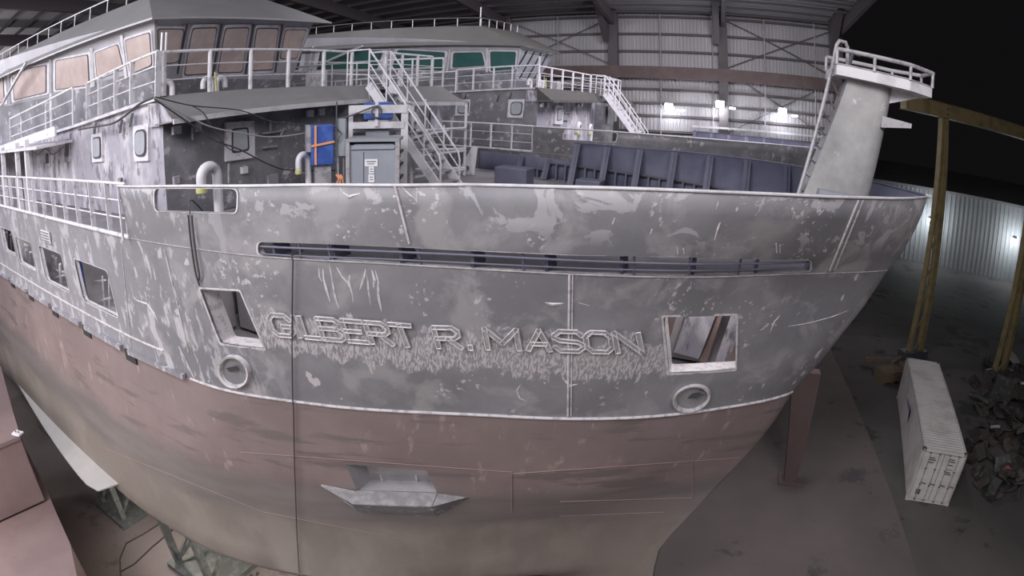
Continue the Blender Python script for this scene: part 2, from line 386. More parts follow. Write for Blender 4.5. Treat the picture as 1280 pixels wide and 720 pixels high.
# floodlights on the far wall
for i, (px, py, az, nm) in enumerate(((836, 133, 15.75, 'left'), (900, 130, 20.9, 'middle'), (978, 139, 27.3, 'right'))):
    d = ray(px, py); hp = wall_at(math.degrees(math.atan2(d.x, d.y)), 1.3)
    p = EYE + d*(math.hypot(hp.x, hp.y)/math.hypot(d.x, d.y))
    t = thing_w('floodlight', p+Vector((0, 0, -.3)), 'lit floodlight on the far corrugated wall, %s of the three' % {'left': 'nearest the far staircase', 'middle': 'in the middle', 'right': 'nearest the bow mast'}[nm], 'floodlight', 'floodlights on the far wall')
    toc = (EYE-p).normalized(); sd = toc.cross(Vector((0,0,1))).normalized(); up = sd.cross(toc)
    MB().cbox(p-toc*.14, (.75, .2, .6), (sd, toc, up)).build('housing', M['steel'], t)
    MB().cbox(p-toc*.02, (.58, .05, .44), (sd, toc, up)).build('lens', M['lamp'], t)
    MB().bar(p-toc*.2, p-toc*.2+wn*1.1+Vector((0,0,-.1)), .08).build('bracket', M['steel'], t)
    MB().cbox(p-sd*1.0+Vector((0,0,-.28)), (.5, .15, .14), (sd, toc, up)).build('tube_lamp', M['lamp2'], t)
    l = bpy.data.lights.new('floodlight_beam', 'POINT'); l.energy = 280; l.color = (.93, .93, 1); l.shadow_soft_size = .3
    lo = bpy.data.objects.new('floodlight_beam', l); COL.objects.link(lo); lo.location = p+toc*.35+Vector((0, 0, -.5))

# warehouse outside
A1 = Wz(1100, 318); B1 = Wz(1262, 352)
wd_ = (B1-A1).normalized(); wd_.z = 0; wd_.normalize()
A0 = A1-wd_*60; B0 = B1+wd_*60
dist = math.hypot(A1.x, A1.y)
e = ray(1200, 243); q = A0; 
def on_line(px, py):
    d = ray(px, py); n = Vector((-wd_.y, wd_.x, 0)); k = (A1-EYE).xy.dot(n.xy)/d.xy.dot(n.xy); return EYE+d*k
hgt = on_line(1200, 243).z
wh = thing_w('warehouse', A0, 'long pale corrugated warehouse across the dark yard', 'building')
nn = Vector((-wd_.y, wd_.x, 0))
if nn.dot(A1-EYE) < 0: nn = -nn
ang = math.atan2(wd_.y, wd_.x)
L_ = (B0-A0).length
npan = int(L_/6)
cs = clad_sheet(6.0, 0, hgt, .75, .12)
co = cs.build('wall_panel', M['ext'], None)
for i in range(npan):
    c = co if i == 0 else co.copy()
    if i: COL.objects.link(c)
    c.parent = wh; c.location = wd_*6*i; c.rotation_euler = (0, 0, ang)
MB().slab([A0+Vector((0,0,hgt))+nn*.2, B0+Vector((0,0,hgt))+nn*.2, B0+Vector((0,0,hgt+3))+nn*30, A0+Vector((0,0,hgt+3))+nn*30], .3).build('roof', M['roof'], wh)
MB().bar(A0-nn*.15+Vector((0,0,hgt)), B0-nn*.15+Vector((0,0,hgt)), .3, .4).build('eaves_trim', M['clad'], wh)
for k, (px, py, lb) in enumerate(((1163, 272, 'white wall lamp on the pale warehouse, just beyond the ship bow'), (1268, 297, 'white wall lamp on the pale warehouse, at the far right behind the crane leg'))):
    p = on_line(px, py) - nn*.5
    t = thing_w('wall_lamp', p, lb, 'lamp')
    MB().cbox(p, (.5, .5, .25)).build('housing', M['steel'], t)
    MB().cbox(p+Vector((0, 0, -.2)), (.45, .45, .15)).build('lens', M['lamp2'], t)
    l = bpy.data.lights.new('wall_lamp_beam', 'POINT'); l.energy = 1000; l.color = (.85, .95, 1); l.shadow_soft_size = .3
    lo = bpy.data.objects.new('wall_lamp_beam', l); COL.objects.link(lo); lo.location = p-nn*2.5+Vector((0, 0, -.4))


# ------------------------------------------------------------------ hull form (ship frame: x forward, y to port, z up, origin at the eye)
YC = 11.6; BASE = Vector((-8, YC, -11.6)); XAFT = -46.0
def interp(x, xs, ys):
    if x <= xs[0]: return ys[0]
    if x >= xs[-1]: return ys[-1]
    for i in range(len(xs)-1):
        if x <= xs[i+1]:
            h = xs[i+1]-xs[i]; t = (x-xs[i])/h
            def sl(k):
                if k == 0: return (ys[1]-ys[0])/(xs[1]-xs[0])
                if k == len(xs)-1: return (ys[-1]-ys[-2])/(xs[-1]-xs[-2])
                a = (ys[k]-ys[k-1])/(xs[k]-xs[k-1]); b = (ys[k+1]-ys[k])/(xs[k+1]-xs[k])
                return 0 if a*b <= 0 else 2*a*b/(a+b)
            m0, m1 = sl(i)*h, sl(i+1)*h
            return ((2*t**3-3*t*t+1)*ys[i] + (t**3-2*t*t+t)*m0 + (-2*t**3+3*t*t)*ys[i+1] + (t**3-t*t)*m1)
def zrail(x): return interp(x, [-10.4,-5.66,-3.36,-1.26,1,4.24], [-1.36,-1.28,-1.2,-1.08,-.95,-.8])
ZK = -2.47
STZ = [-13.0,-12.5,-12.15,-11.6,-11,-10,-9,-7.8,-6.66,-5.58,-4.88,-4.09,-3.2,-2.47,-2.16,-1.34,-.8]
STX = [.0,.05,.02,-.03,-.04,.31,.72,1.26,1.77,2.07,2.47,2.84,3.29,3.60,3.74,4.04,4.24]
def stemx(z): return interp(z, STZ, STX)
LV = [(-13.0, [0,1.5,3,6,9,12,16,40], [.06,.15,.35,1.3,2.6,3.2,3.4,3.4]),
      (-12.5, [0,1.5,3,6,9,12,16,40], [.06,.25,.7,2.2,3.7,4.5,4.75,4.8]),
      (-12.15,[0,1.5,3,6,9,12,16,40], [.06,.35,1.1,2.9,4.5,5.4,5.7,5.75]),
      (-11.6, [0,1.5,3,4.5,6,9,12,16,40], [.06,.50,1.35,2.4,3.5,5.0,5.8,6.1,6.1]),
      (-10.0, [0,1.5,3,4.5,6,9,12,16,40], [.05,.65,1.4,2.3,3.25,4.8,5.75,6.08,6.08]),
      (-8.0,  [0,1.5,3,4.5,6,9,12,16,40], [.05,.95,1.9,2.65,3.4,4.85,5.75,5.98,6.0]),
      (-5.5,  [0,.16,1.66,3.14,4.34,5.85,8.6,11.3,14.8,27,40], [.04,.29,1.49,2.44,3.03,3.64,4.85,5.66,5.86,5.92,5.95]),
      (ZK,    [0,.2,2.2,4.25,5.8,8.15,10.5,12.1,14.3,25.6,40], [.04,.25,1.76,3.25,4.02,4.87,5.66,5.92,6.1,6.08,6.08]),
      (0.0,   [0,.42,1.23,2.02,2.68,3.24,4.44,5.5,6.53,7.61,8.65,9.9,11.3,12.23,14.6,40], [.03,.65,1.59,2.29,2.84,3.19,3.79,4.16,4.45,4.66,5.06,5.36,5.78,5.94,6.28,6.3])]
def hb(x, z):
    """half-breadth of the hull at x, height z"""
    u = stemx(min(z, -.8)) - x
    if u <= 0: return 0.0
    if z >= ZK:
        zr = zrail(x); f = max(0, min(1, (z-ZK)/(zr-ZK)))
        a = interp(u, LV[-2][1], LV[-2][2]); ur = 4.24-x; b = interp(ur, LV[-1][1], LV[-1][2])
        return a+(b-a)*f
    vals = [interp(u, l[1], l[2]) for l in LV[:-1]]; zs = [l[0] for l in LV[:-1]]
    if z >= -5.5:
        f = (z+5.5)/(ZK+5.5); return vals[-2]+(vals[-1]-vals[-2])*f
    return interp(z, zs[:-1], vals[:-1])
def HY(x, z): return YC - hb(x, z)
def hit(px, py, y0=4.0, y1=11.6):             # where the line of sight through a pixel meets the starboard side
    d = MSI @ ray(px, py); best = None; k = y0
    while k <= y1:
        p = d*(k/d.y)
        if stemx(p.z) > p.x and p.y >= HY(p.x, p.z):
            lo, hi = k-.1, k
            for _ in range(14):
                m = (lo+hi)/2; q = d*(m/d.y)
                if q.y >= HY(q.x, q.z): hi = m
                else: lo = m
            return d*(hi/d.y)
        k += .1
    return d*(y1/d.y)
def skin(sign, z_levels, ts, top=None):
    b = MB(); rows = []
    for zl in z_levels:
        row = []
        for t in ts:
            if zl >= 0:                          # 0..1 : share of the bulwark height
                z = ZK; x = stemx(ZK) + (XAFT-stemx(ZK))*t
                for _ in range(6):
                    z = ZK+(zrail(x)-ZK)*zl; x = stemx(z)+(XAFT-stemx(z))*t
            else:
                z = zl; x = stemx(z)+(XAFT-stemx(z))*t
            h = hb(x-1e-4, z) if t > 0 else .02
            row.append((x, YC - sign*h, z))
        rows.append(row)
    n = len(ts); vs = [p for r in rows for p in r]; fs = []
    for i in range(len(rows)-1):
        for j in range(n-1):
            q = (i*n+j, i*n+j+1, (i+1)*n+j+1, (i+1)*n+j)
            fs.append(q if sign > 0 else q[::-1])
    b.add(vs, fs); return b
def boolcut(o, cutters):
    for c in cutters:
        md = o.modifiers.new('cut', 'BOOLEAN'); md.object = c; md.operation = 'DIFFERENCE'; md.solver = 'EXACT'
    bpy.context.view_layer.update()
    dg = bpy.context.evaluated_depsgraph_get()
    me = bpy.data.meshes.new_from_object(o.evaluated_get(dg)); o.modifiers.clear(); o.data = me
    for c in cutters: bpy.data.objects.remove(c)
def rounded(poly, r, n=4):
    out = []; k = len(poly)
    for i in range(k):
        p, a, c = Vector(poly[i]), Vector(poly[i-1]), Vector(poly[(i+1) % k])
        u, w = (a-p).normalized(), (c-p).normalized()
        rr = min(r, (a-p).length*.45, (c-p).length*.45)
        for j in range(n+1):
            t = j/n; out.append((p+u*rr)*(1-t)**2 + p*2*t*(1-t) + (p+w*rr)*t*t)
    return out
def xz_prism(poly, y0, y1):
    b = MB(); k = len(poly)
    b.add([(p[0], y0, p[1]) for p in poly]+[(p[0], y1, p[1]) for p in poly],
          [tuple(range(k)), tuple(range(k, 2*k))[::-1]] + [(i, k+i, k+(i+1) % k, (i+1) % k) for i in range(k)])
    return b

ship = thing_s('research_ship', BASE, 'large grey and pink research ship nearest the camera, paint scraped around its raised name', 'ship')
ZL = [-13.0,-12.75,-12.5,-12.3,-12.15,-11.9,-11.6,-11,-10.3,-9.5,-8.7,-8,-7.2,-6.4,-5.5,-4.7,-4,-3.3,ZK,.25,.5,.75,1.0]
TS = [(i/90)**1.7 for i in range(91)]
hull = skin(1, ZL, TS).build('hull_plating', M['hull'], ship, smooth=True)
md = hull.modifiers.new('thick', 'SOLIDIFY'); md.thickness = .05; md.offset = -1
# openings, outlined where the photograph shows them
def hp(*pts): return [hit(*p) for p in pts]
def hp2(*pts): return [Vector((h.x, h.z)) for h in hp(*pts)]
HO = {}
HO['slot'] = rounded(hp2((323,302),(323,319),(460,328),(600,337),(712,342),(850,345),(1013,340),(1013,325),(850,321),(712,319),(600,314),(460,307)), .1)
HO['fair_aft'] = rounded(hp2((250,361),(300,364),(331,436),(276,429)), .05)
HO['fair_fore'] = rounded(hp2((829,396),(920,394),(919,462),(836,467)), .05)
HO['pocket'] = rounded(hp2((432,580),(533,588),(547,617),(447,614)), .04)
HO['notch'] = rounded(hp2((193,236),(297,236),(296,267),(194,264)), .12)
W5 = []
for q in (((98,325),(140,339),(140,391),(99,379)), ((53,308),(82,319),(81,363),(53,350)), ((22,296),(42,304),(41,337),(22,327)), ((4,284),(18,290),(17,319),(4,311))):
    pts = [S(*p, y=5.6) for p in q]
    za = sum(p.z for p in pts[:2])/2; zb = sum(p.z for p in pts[2:])/2
    xa = (pts[0].x+pts[3].x)/2; xb = (pts[1].x+pts[2].x)/2
    W5.append((xa, xb, zb, za))
cut = []
def cutter(poly, y0, y1):
    o = xz_prism(poly, y0, y1).build('cutter', M['steel'], ship); return o
cut.append(cutter(HO['slot'], 4.5, 11)); cut.append(cutter(HO['fair_aft'], 4.5, 8.5)); cut.append(cutter(HO['fair_fore'], 7, 11.2))
cut.append(cutter(HO['pocket'], 5, 9.5))
cut.append(cutter(HO['notch'], 4.5, 8))
for xa, xb, zb, za in W5: cut.append(cutter(rounded([(xa, zb), (xb, zb), (xb, za), (xa, za)], .16), 4.8, 7))
# aft of the bulwark end the upper strake is missing (open railing there)
XB = -10.6
b = MB(); b.box((XAFT-1, 3, ZK+.03), (XB, 8, 0)); cut.append(b.build('cutter', M['steel'], ship))
boolcut(hull, cut)
# port side up to the deck line, and its bulwark
portz = [z for z in ZL if z < 0]
skin(-1, portz, TS).build('hull_plating', M['hull'], ship, smooth=True)
tr = MB(); prof = [(YC-hb(XAFT+.01, z), z) for z in portz]+[(YC+hb(XAFT+.01, z), z) for z in portz[::-1]]
tr.add([(XAFT, p[0], p[1]) for p in prof], [tuple(range(len(prof)))]); tr.build('transom', M['hull'], ship)
kb = MB(); n = 60; vs = []
for i in range(n+1):
    x = 0+(XAFT)*i/n; h = hb(x-1e-3, -13.0)
    vs += [(x, YC-h, -13.0), (x, YC+h, -13.0)]
kb.add(vs, [(2*i, 2*i+1, 2*i+3, 2*i+2) for i in range(n)]); kb.build('keel_plate', M['hull'], ship)
def outline(z, x0, x1, n=40, inset=.06, side=1):
    out = []
    for i in range(n+1):
        x = x0+(x1-x0)*i/n; out.append((x, YC - side*(max(hb(x, z)-inset, 0.0)), z))
    return out
# decks
def deck(name, z, x0, x1, m, th=.08, inset=.07):
    a = outline(z, x0, x1, 60, inset, 1); c = outline(z, x0, x1, 60, inset, -1)
    b = MB(); n = len(a); vs = [p for pr in zip(a, c) for p in pr]; vs2 = [(v[0], v[1], v[2]-th) for v in vs]; k = len(vs)
    b.add(vs+vs2, [(2*i, 2*i+1, 2*i+3, 2*i+2) for i in range(n-1)] + [(k+2*i+2, k+2*i+3, k+2*i+1, k+2*i) for i in range(n-1)])
    return b.build(name, m, ship)
deck('foredeck', ZK-.02, XAFT+.1, 3.45, M['deck'])
deck('lower_deck', -5.1, XAFT+.1, 1.7, M['interior'])
# port bulwark, stepped down aft of x=-5, with stiffeners and rails inside
def pb_top(x):
    zr = zrail(x); return zr if x > -5.0 else ZK+.62
for seg, (x0, x1) in enumerate(((-5.0, 4.18), (-8.6, -5.02))):
    b = MB(); n = 40; vs = []
    for i in range(n+1):
        x = x0+(x1-x0)*i/n; zt = pb_top(x if seg == 0 else -6)
        for z in (ZK-.05, (ZK+zt)/2, zt): vs.append((min(x, stemx(z)-.01), YC+hb(min(x, stemx(z)-.01), z), z))
    fs = []
    for i in range(n):
        for j in range(2): fs.append((3*i+j, 3*i+3+j, 3*i+4+j, 3*i+1+j))
    b.add(vs, fs); o = b.build('bulwark', M['bulwark_in'], ship, smooth=True)
    md = o.modifiers.new('thick', 'SOLIDIFY'); md.thickness = .04; md.offset = 1
def py_(x, z): return YC+hb(x, z)
for i in range(10):
    x = 2.3-1.02*i
    zt = pb_top(x)-.02; w = .34 if x > -5 else .26
    b = MB(); yk, yt = py_(x, ZK)-.03, py_(x, zt)-.03
    b.slab([(x, yk, ZK), (x, yk-w*1.5, ZK), (x, yt-w*.45, zt), (x, yt, zt)], .05)
    b.slab([(x-.09, yk-w*1.5, ZK), (x+.09, yk-w*1.5, ZK), (x+.09, yt-w*.45, zt), (x-.09, yt-w*.45, zt)], .03)
    b.build('bulwark_stiffener', M['bulwark_in'], ship)
    if i < 9:
        xa = x-1.02
        for f in (.42,):
            z = ZK+(zt-ZK)*f
            MB().tube([(xa, py_(xa, z)-.15, z), (x, py_(x, z)-.15, z)], .035, 6).build('bulwark_rail', M['steel'], ship)
            for xx in (x-.35, x-.68): MB().bar((xx, py_(xx, z)-.14, ZK), (xx, py_(xx, z)-.14, z), .10, .05).build('bracket', M['bulwark_in'], ship)
def rim(side, x0, x1, name='bulwark_cap', r=.024, n=44):
    b = MB(); pts = []
    for i in range(n+1):
        x = x0+(x1-x0)*i/n; z = zrail(x); pts.append((x, YC - side*hb(x, z), z+.0))
    b.tube(pts, r, 8); return b.build(name, M['white'] if side > 0 else M['bulwark_in'], ship, smooth=True)
rim(1, XB, 4.2); rim(-1, -5, 4.2)
MB().tube([(4.2, YC-.05, -.8), (4.3, YC, -.8), (4.2, YC+.05, -.8)], .035, 8).build('stem_cap', M['white'], ship)
# stiffeners inside the starboard bulwark (seen through the slot and from above)
for i in range(14):
    x = 2.6-1.02*i; zt = zrail(x)-.05
    if x < -6.9: continue
    b = MB(); yk, yt = HY(x, ZK)+.06, HY(x, zt)+.06
    b.slab([(x, yk, ZK), (x, yk+.4, ZK), (x, yt+.15, zt), (x, yt, zt)], .05); b.build('bulwark_stiffener', M['bulwark_in'], ship)

# rub rail along the paint line, with the knuckle bar above
def along(z, x0, x1, r, name, m, off=.0, n=60, sx=1, sy=1):
    pts = [(x0+(x1-x0)*i/n, HY(x0+(x1-x0)*i/n, z)-off, z) for i in range(n+1)]
    return MB().tube(pts, r, 8).build(name, m, ship, smooth=True)
along(-5.5, -9.6, 2.05, .03, 'rub_rail', M['bead'], .015)
along(ZK, XB, 3.55, .014, 'knuckle_bar', M['letter_grey'], .0)
along(ZK+.02, -44, XB, .05, 'deck_edge_bar', M['rail'], .0)
# guard strake with slots aft of the break
for k in range(8):
    x1 = -9.75-k*2.75; x0 = x1-2.35
    MB().bar((x0, HY(x0, -5.44)-.05, -5.46), (x1, HY(x1, -5.44)-.05, -5.46), .14, .12).build('guard_strake', M['hull'], ship)
    MB().bar((x0-.3, HY(x0, -5.5)-.0, -5.62), (x0+.25, HY(x0, -5.5)-.0, -5.62), .1, .28).build('scupper', M['cab_dark'], ship)
along(-5.02, -42, -10.4, .03, 'side_bar', M['bead'], .0)
# seams with weld beads
def seam(p, q, name='weld_seam', r=.022, m='bead', n=14):
    pts = []
    for i in range(n+1):
        h = hit(p[0]+(q[0]-p[0])*i/n, p[1]+(q[1]-p[1])*i/n); pts.append((h.x, h.y-.006, h.z))
    return MB().tube(pts, r, 6).build(name, M[m], ship, smooth=True)
for p, q, r in (((712,343),(710,520),.02), ((716,343),(714,520),.012), ((494,232),(512,304),.02), ((1073,250),(1037,338),.022), ((1079,250),(1043,338),.016),
                ((206,312),(236,440),.018), ((224,433),(244,474),.02), ((152,310),(165,440),.01)):
    seam(p, q, r=r)
for p, q in (((640,592),(925,572)), ((300,565),(640,590)), ((700,627),(866,622)), ((640,590),(640,640)), ((866,574),(866,622)), ((130,560),(330,640)), ((330,640),(640,700)), ((700,645),(830,640)), ((20,370),(150,520))):
    seam(p, q, 'plate_seam', .011, 'frame_pink')

# weld drips and scrape marks
def scrape(pts, r=.02, name='scrape_mark'):
    out = []
    for i, p in enumerate(pts):
        h = hit(*p); out.append((h.x, h.y+r*.55, h.z))
    rr = [r*(.5 if i in (0, len(pts)-1) else random.uniform(.7, 1.5)) for i in range(len(pts))]
    return MB().tube(out, rr, 6).build(name, M['bead'], ship)
for pts, r in ((((398,334),(399,346),(402,352)),.02), (((403,334),(404,348),(408,362),(412,377)),.028), (((411,330),(415,352),(419,372),(424,388)),.026), (((419,332),(428,346),(434,353),(437,360)),.028), (((437,342),(436,352),(440,368),(441,379)),.024),
               (((457,334),(454,350),(449,362)),.028), (((458,340),(460,362),(463,382)),.03), (((468,334),(472,352),(473,372),(477,392)),.03), (((464,336),(468,350),(466,360)),.025),
               (((162,352),(167,372),(172,376),(184,380),(193,392),(199,408)),.026), (((172,362),(177,372),(179,384)),.02), (((181,364),(183,376),(186,386)),.02), (((166,376),(170,394)),.016),
               (((205,312),(214,350),(224,380)),.02), (((222,374),(226,384)),.03), (((232,392),(240,402)),.03), (((423,230),(427,240),(436,246),(450,242)),.024), (((499,231),(512,244),(520,250)),.02), (((521,234),(520,252)),.022),
               (((556,300),(559,293)),.045), (((726,253),(728,247)),.05), (((753,258),(754,250)),.04), (((765,280),(768,272)),.035), (((825,282),(828,276)),.03), (((812,294),(815,286)),.025), (((893,300),(897,286),(900,278)),.026), (((895,262),(898,252)),.03),
               (((847,318),(846,308)),.03), (((855,317),(854,310)),.025), (((971,316),(970,304)),.03), (((975,316),(975,306)),.025), (((680,378),(690,380),(704,379)),.05), (((722,378),(736,382)),.035), (((652,478),(646,488),(650,498),(658,502)),.014), (((581,392),(584,399)),.04),
               (((530,478),(533,468)),.03), (((700,462),(704,474),(712,482),(722,480)),.03), (((690,484),(704,483)),.04), (((726,468),(738,474)),.035), (((975,394),(968,402),(962,416)),.014), (((1000,390),(996,394)),.03),
               (((985,408),(1010,404),(1040,396),(1060,388)),.014), (((357,600),(360,592)),.02), (((140,470),(146,480)),.02), (((100,448),(104,462)),.02)):
    scrape(pts, r)
# frames and inside of the fairlead openings
def edge_frame(name, poly, w, m, depth=.35):
    b = MB(); k = len(poly); out = []; c = sum((Vector(p) for p in poly), Vector((0, 0)))/k
    for p in poly:
        p = Vector(p); d = (p-c).normalized(); q = p+d*w
        out.append(((p.x, HY(p.x, p.y)-.012, p.y), (q.x, HY(q.x, q.y)-.012, q.y), (p.x, HY(p.x, p.y)+depth, p.y)))
    vs = [v for t in out for v in t]
    fs = []
    for i in range(k):
        j = (i+1) % k; fs += [(3*i, 3*j, 3*j+1, 3*i+1), (3*i, 3*i+2, 3*j+2, 3*j)]
    b.add(vs, fs); o = b.build(name, m, ship); return o
for nm in ('fair_aft', 'fair_fore'): edge_frame('opening_frame', HO[nm], .05, M['bead'], .4)
edge_frame('slot_frame', HO['slot'], .035, M['bead'], .12)
edge_frame('opening_frame', HO['notch'], .03, M['rail'], .08)
for xa, xb, zb, za in W5:
    edge_frame('opening_frame', rounded([(xa, zb), (xb, zb), (xb, za), (xa, za)], .16), .035, M['rail'], .14)
# slot bars
for dz_, r_ in ((.0, .02), (-.13, .014)):
    pts = []
    for i in range(41):
        t = i/40; x = -6.85+(1.5+6.85)*t; z = -2.30+.11*t+dz_; pts.append((x, HY(x, z)+.03, z))
    MB().tube(pts, r_, 6).build('slot_rail', M['bulwark_in'], ship, smooth=True)
for px in (372, 409, 522, 652, 792, 862, 925):
    h = hit(px, 312+ (px-372)*.035); x = h.x; z0, z1 = ZK-.02, ZK+.36
    MB().tube([(x, HY(x, z0)+.04, z0), (x, HY(x, z1)+.04, z1)], .02, 6).build('slot_post', M['bulwark_in'], ship)

# behind the fairlead openings: bulkheads, frames and decks of the forward lockers
def box_part(name, a, b_, m, parent=None): return MB().box(a, b_).build(name, M[m] if isinstance(m, str) else m, parent or ship)
box_part('locker_bulkhead', (-9.8, 7.7, -5.0), (-6.6, 7.76, -2.6), 'interior')
box_part('locker_bulkhead', (-10.0, 5.9, -5.0), (-9.94, 7.7, -2.6), 'interior')
box_part('locker_bulkhead', (-6.6, 7.1, -5.0), (-6.54, 7.8, -2.6), 'interior')
box_part('pipe_panel', (-9.3, 7.55, -4.0), (-8.5, 7.68, -2.8), 'steel')
box_part('frame_post', (-8.15, 7.45, -5.0), (-8.05, 7.68, -2.6), 'frame_pink')
MB().slab([(-7.3, 7.66, -3.9), (-6.7, 7.66, -4.15), (-6.7, 7.66, -3.75)], .3).build('gusset', M['steel'], ship)
box_part('locker_bulkhead', (-1.7, 11.0, -5.0), (1.2, 11.06, -2.6), 'interior')
box_part('locker_bulkhead', (-1.7, 9.3, -5.0), (-1.64, 11.0, -2.6), 'steel')
for x in (-1.0, -.1, .5):
    MB().bar((x, 10.85, -4.9), (x+.3, 10.7, -2.6), .12, .16).build('frame_post', M['frame_pink'], ship)
MB().slab([(-.75, 10.8, -4.8), (-.2, 10.7, -4.8), (.2, 10.6, -2.7), (-.4, 10.7, -2.7)], .05).build('locker_plate', M['wall_light'], ship)
MB().slab([(.15, 10.9, -4.9), (1.0, 10.9, -4.9), (1.0, 10.9, -3.1), (.4, 10.9, -3.1)], .05).build('locker_plate', M['wall_light'], ship)
# rooms behind the square openings aft
box_part('room_bulkhead', (-26, 8.6, -5.05), (-10.5, 8.66, -2.6), 'wall_light')
for x in (-10.6, -14.95, -18.6, -22): box_part('room_bulkhead', (x-.05, 6.0, -5.05), (x, 8.6, -2.6), 'interior')
def rs(px, py, y): return S(px, py, y=y)
q_ = rs(106, 360, 6.35); MB().tube([(q_.x, 6.35, -5.05), (q_.x, 6.35, -3.35)], .26, 14).build('tank', M['blue'], ship)
q_ = rs(122, 365, 6.7); MB().box((q_.x-.5, 6.6, -5.05), (q_.x+.55, 7.3, -4.25)).build('locker', M['wall_light'], ship)
MB().slab([(q_.x-.5, 6.55, -4.2), (q_.x+.55, 6.55, -4.2), (q_.x+.6, 7.3, -4.15), (q_.x-.5, 7.3, -4.15)], .05).build('locker_lid', M['rail'], ship)
for px0, py0, px1, py1 in ((112,380,138,372),(118,352,133,350),(128,345,131,385),(136,348,137,388)):
    MB().tube([rs(px0, py0, 6.3), rs(px1, py1, 6.35)], .025, 6).build('pipe', M['rail'], ship)
for px0, py0, px1, py1, r_ in ((58,325,59,350,.06),(61,322,62,352,.05),(66,320,68,358,.07),(70,322,70,348,.04),(56,335,80,340,.04),(75,330,77,362,.05),(68,348,80,344,.04)):
    MB().tube([rs(px0, py0, 6.2), rs(px1, py1, 6.3)], r_, 8).build('pipe', M['rail'], ship)
for px0, py0, px1, py1, r_ in ((27,305,36,307,.05),(28,310,28,326,.05),(33,312,34,330,.07),(38,315,38,334,.05),(8,290,9,314,.08),(13,293,14,316,.06)):
    MB().tube([rs(px0, py0, 6.2), rs(px1, py1, 6.3)], r_, 8).build('pipe', M['rail'], ship)
q_ = rs(33, 322, 6.6); MB().box((q_.x-.4, 6.5, -5), (q_.x+.4, 6.9, -4.0)).build('locker', M['rail'], ship)
vx, vz = S(59, 295, y=5.55).x, S(59, 295, y=5.55).z
b = MB(); b.box((vx-.42, 5.47, vz-.17), (vx+.42, 5.52, vz+.17)); b.build('vent_frame', M['rail'], ship)
for k in range(4): MB().bar((vx-.36, 5.46, vz-.12+.08*k), (vx+.36, 5.46, vz-.12+.08*k), .03, .03).build('vent_slat', M['wall_dark'], ship)

# oval hawse pipes
def hawse(px0, py0, px1, py1, px2, py2, px3, py3):
    P = hp2((px0, py0), (px1, py1), (px2, py2), (px3, py3))
    c = sum(P, Vector((0, 0)))/4; a = (P[1]-P[0])/2; bb = (P[3]-P[2])/2; n = 28
    def pt(s, off): 
        out = []
        for i in range(n):
            t = 2*math.pi*i/n; q = c + a*math.cos(t)*s + bb*math.sin(t)*s; out.append(Vector((q.x, HY(q.x, q.y)-off, q.y)))
        return out
    r = MB(); o_, m_, i_ = pt(1.0, .0), pt(.96, .09), pt(.84, .07)
    i2 = pt(.80, -.02); vs = o_+m_+i_+i2; fs = []
    for L in range(3):
        for k in range(n): fs.append((L*n+k, L*n+(k+1) % n, (L+1)*n+(k+1) % n, (L+1)*n+k))
    r.add(vs, fs); ring = r.build('hawse_ring', M['bead'], ship, smooth=True)
    r = MB(); e = pt(.80, -.01); cc = Vector((c.x, HY(c.x, c.y), c.y)); lower = [p for p in e]
    inn = [cc + (p-cc)*.55 + Vector((0, .02, .12*0)) for p in e]
    r.add(lower+inn+[cc+Vector((0, .05, 0))], [(k, (k+1) % n, n+(k+1) % n, n+k) for k in range(n)]+[(n+k, n+(k+1) % n, 2*n) for k in range(n)])
    r.build('hawse_plug', M['wall_light'], ship, smooth=True)
    MB().slab([cc+Vector((-.22, -.03, .03)), cc+Vector((.12, -.03, .16)), cc+Vector((.22, -.03, .12)), cc+Vector((-.12, -.03, -.02))], .02).build('hawse_gap', M['cab_dark'], ship)
hawse(841,503,889,491, 868,513,862,481)
hawse(274,458,314,469, 292,484,297,444)

# anchor pocket with its ledge
pk = [hit(*p) for p in ((432,580),(533,588),(547,617),(447,614))]
pk2 = [p+Vector((0, .55, -.04)) for p in pk]
b = MB(); b.add(pk+pk2, [(4,5,6,7), (0,1,5,4), (1,2,6,5), (2,3,7,6), (3,0,4,7)]); b.build('anchor_pocket', M['interior'], ship)
for t in (.15, .6, .85):
    q = pk2[3].lerp(pk2[2], t); MB().bar(q+Vector((0, -.02, .02)), q+Vector((0, -.05, .22)), .08, .05).build('pocket_lug', M['bead'], ship)
lw = [hit(*p) for p in ((402,606),(442,626),(560,634),(588,622))]
ou = Vector((0, -.42, -.05))
b = MB()
b.slab([lw[0], pk[3]+Vector((0, -.02, 0)), pk[3]+Vector((.08, -.34, -.10)), lw[0]+Vector((.0, -.03, -.02))], .02)
b.slab([pk[3], pk[2], pk[2]+Vector((.05, -.36, -.10)), pk[3]+Vector((.08, -.36, -.10))], .04)
b.slab([pk[2], lw[3], lw[3]+Vector((-.1, -.05, -.02)), pk[2]+Vector((.05, -.36, -.10))], .02)
b.build('pocket_ledge', M['letter_grey'], ship)
f3 = pk[3]+Vector((.08, -.36, -.10)); f2 = pk[2]+Vector((.05, -.36, -.10))
lo3 = hit(447, 640); lo2 = hit(545, 646)
b = MB(); b.add([lw[0], f3, f2, lw[3], lo2, lo3], [(0, 1, 5), (1, 2, 4, 5), (2, 3, 4)]); b.build('pocket_apron', M['wall_dark'], ship)

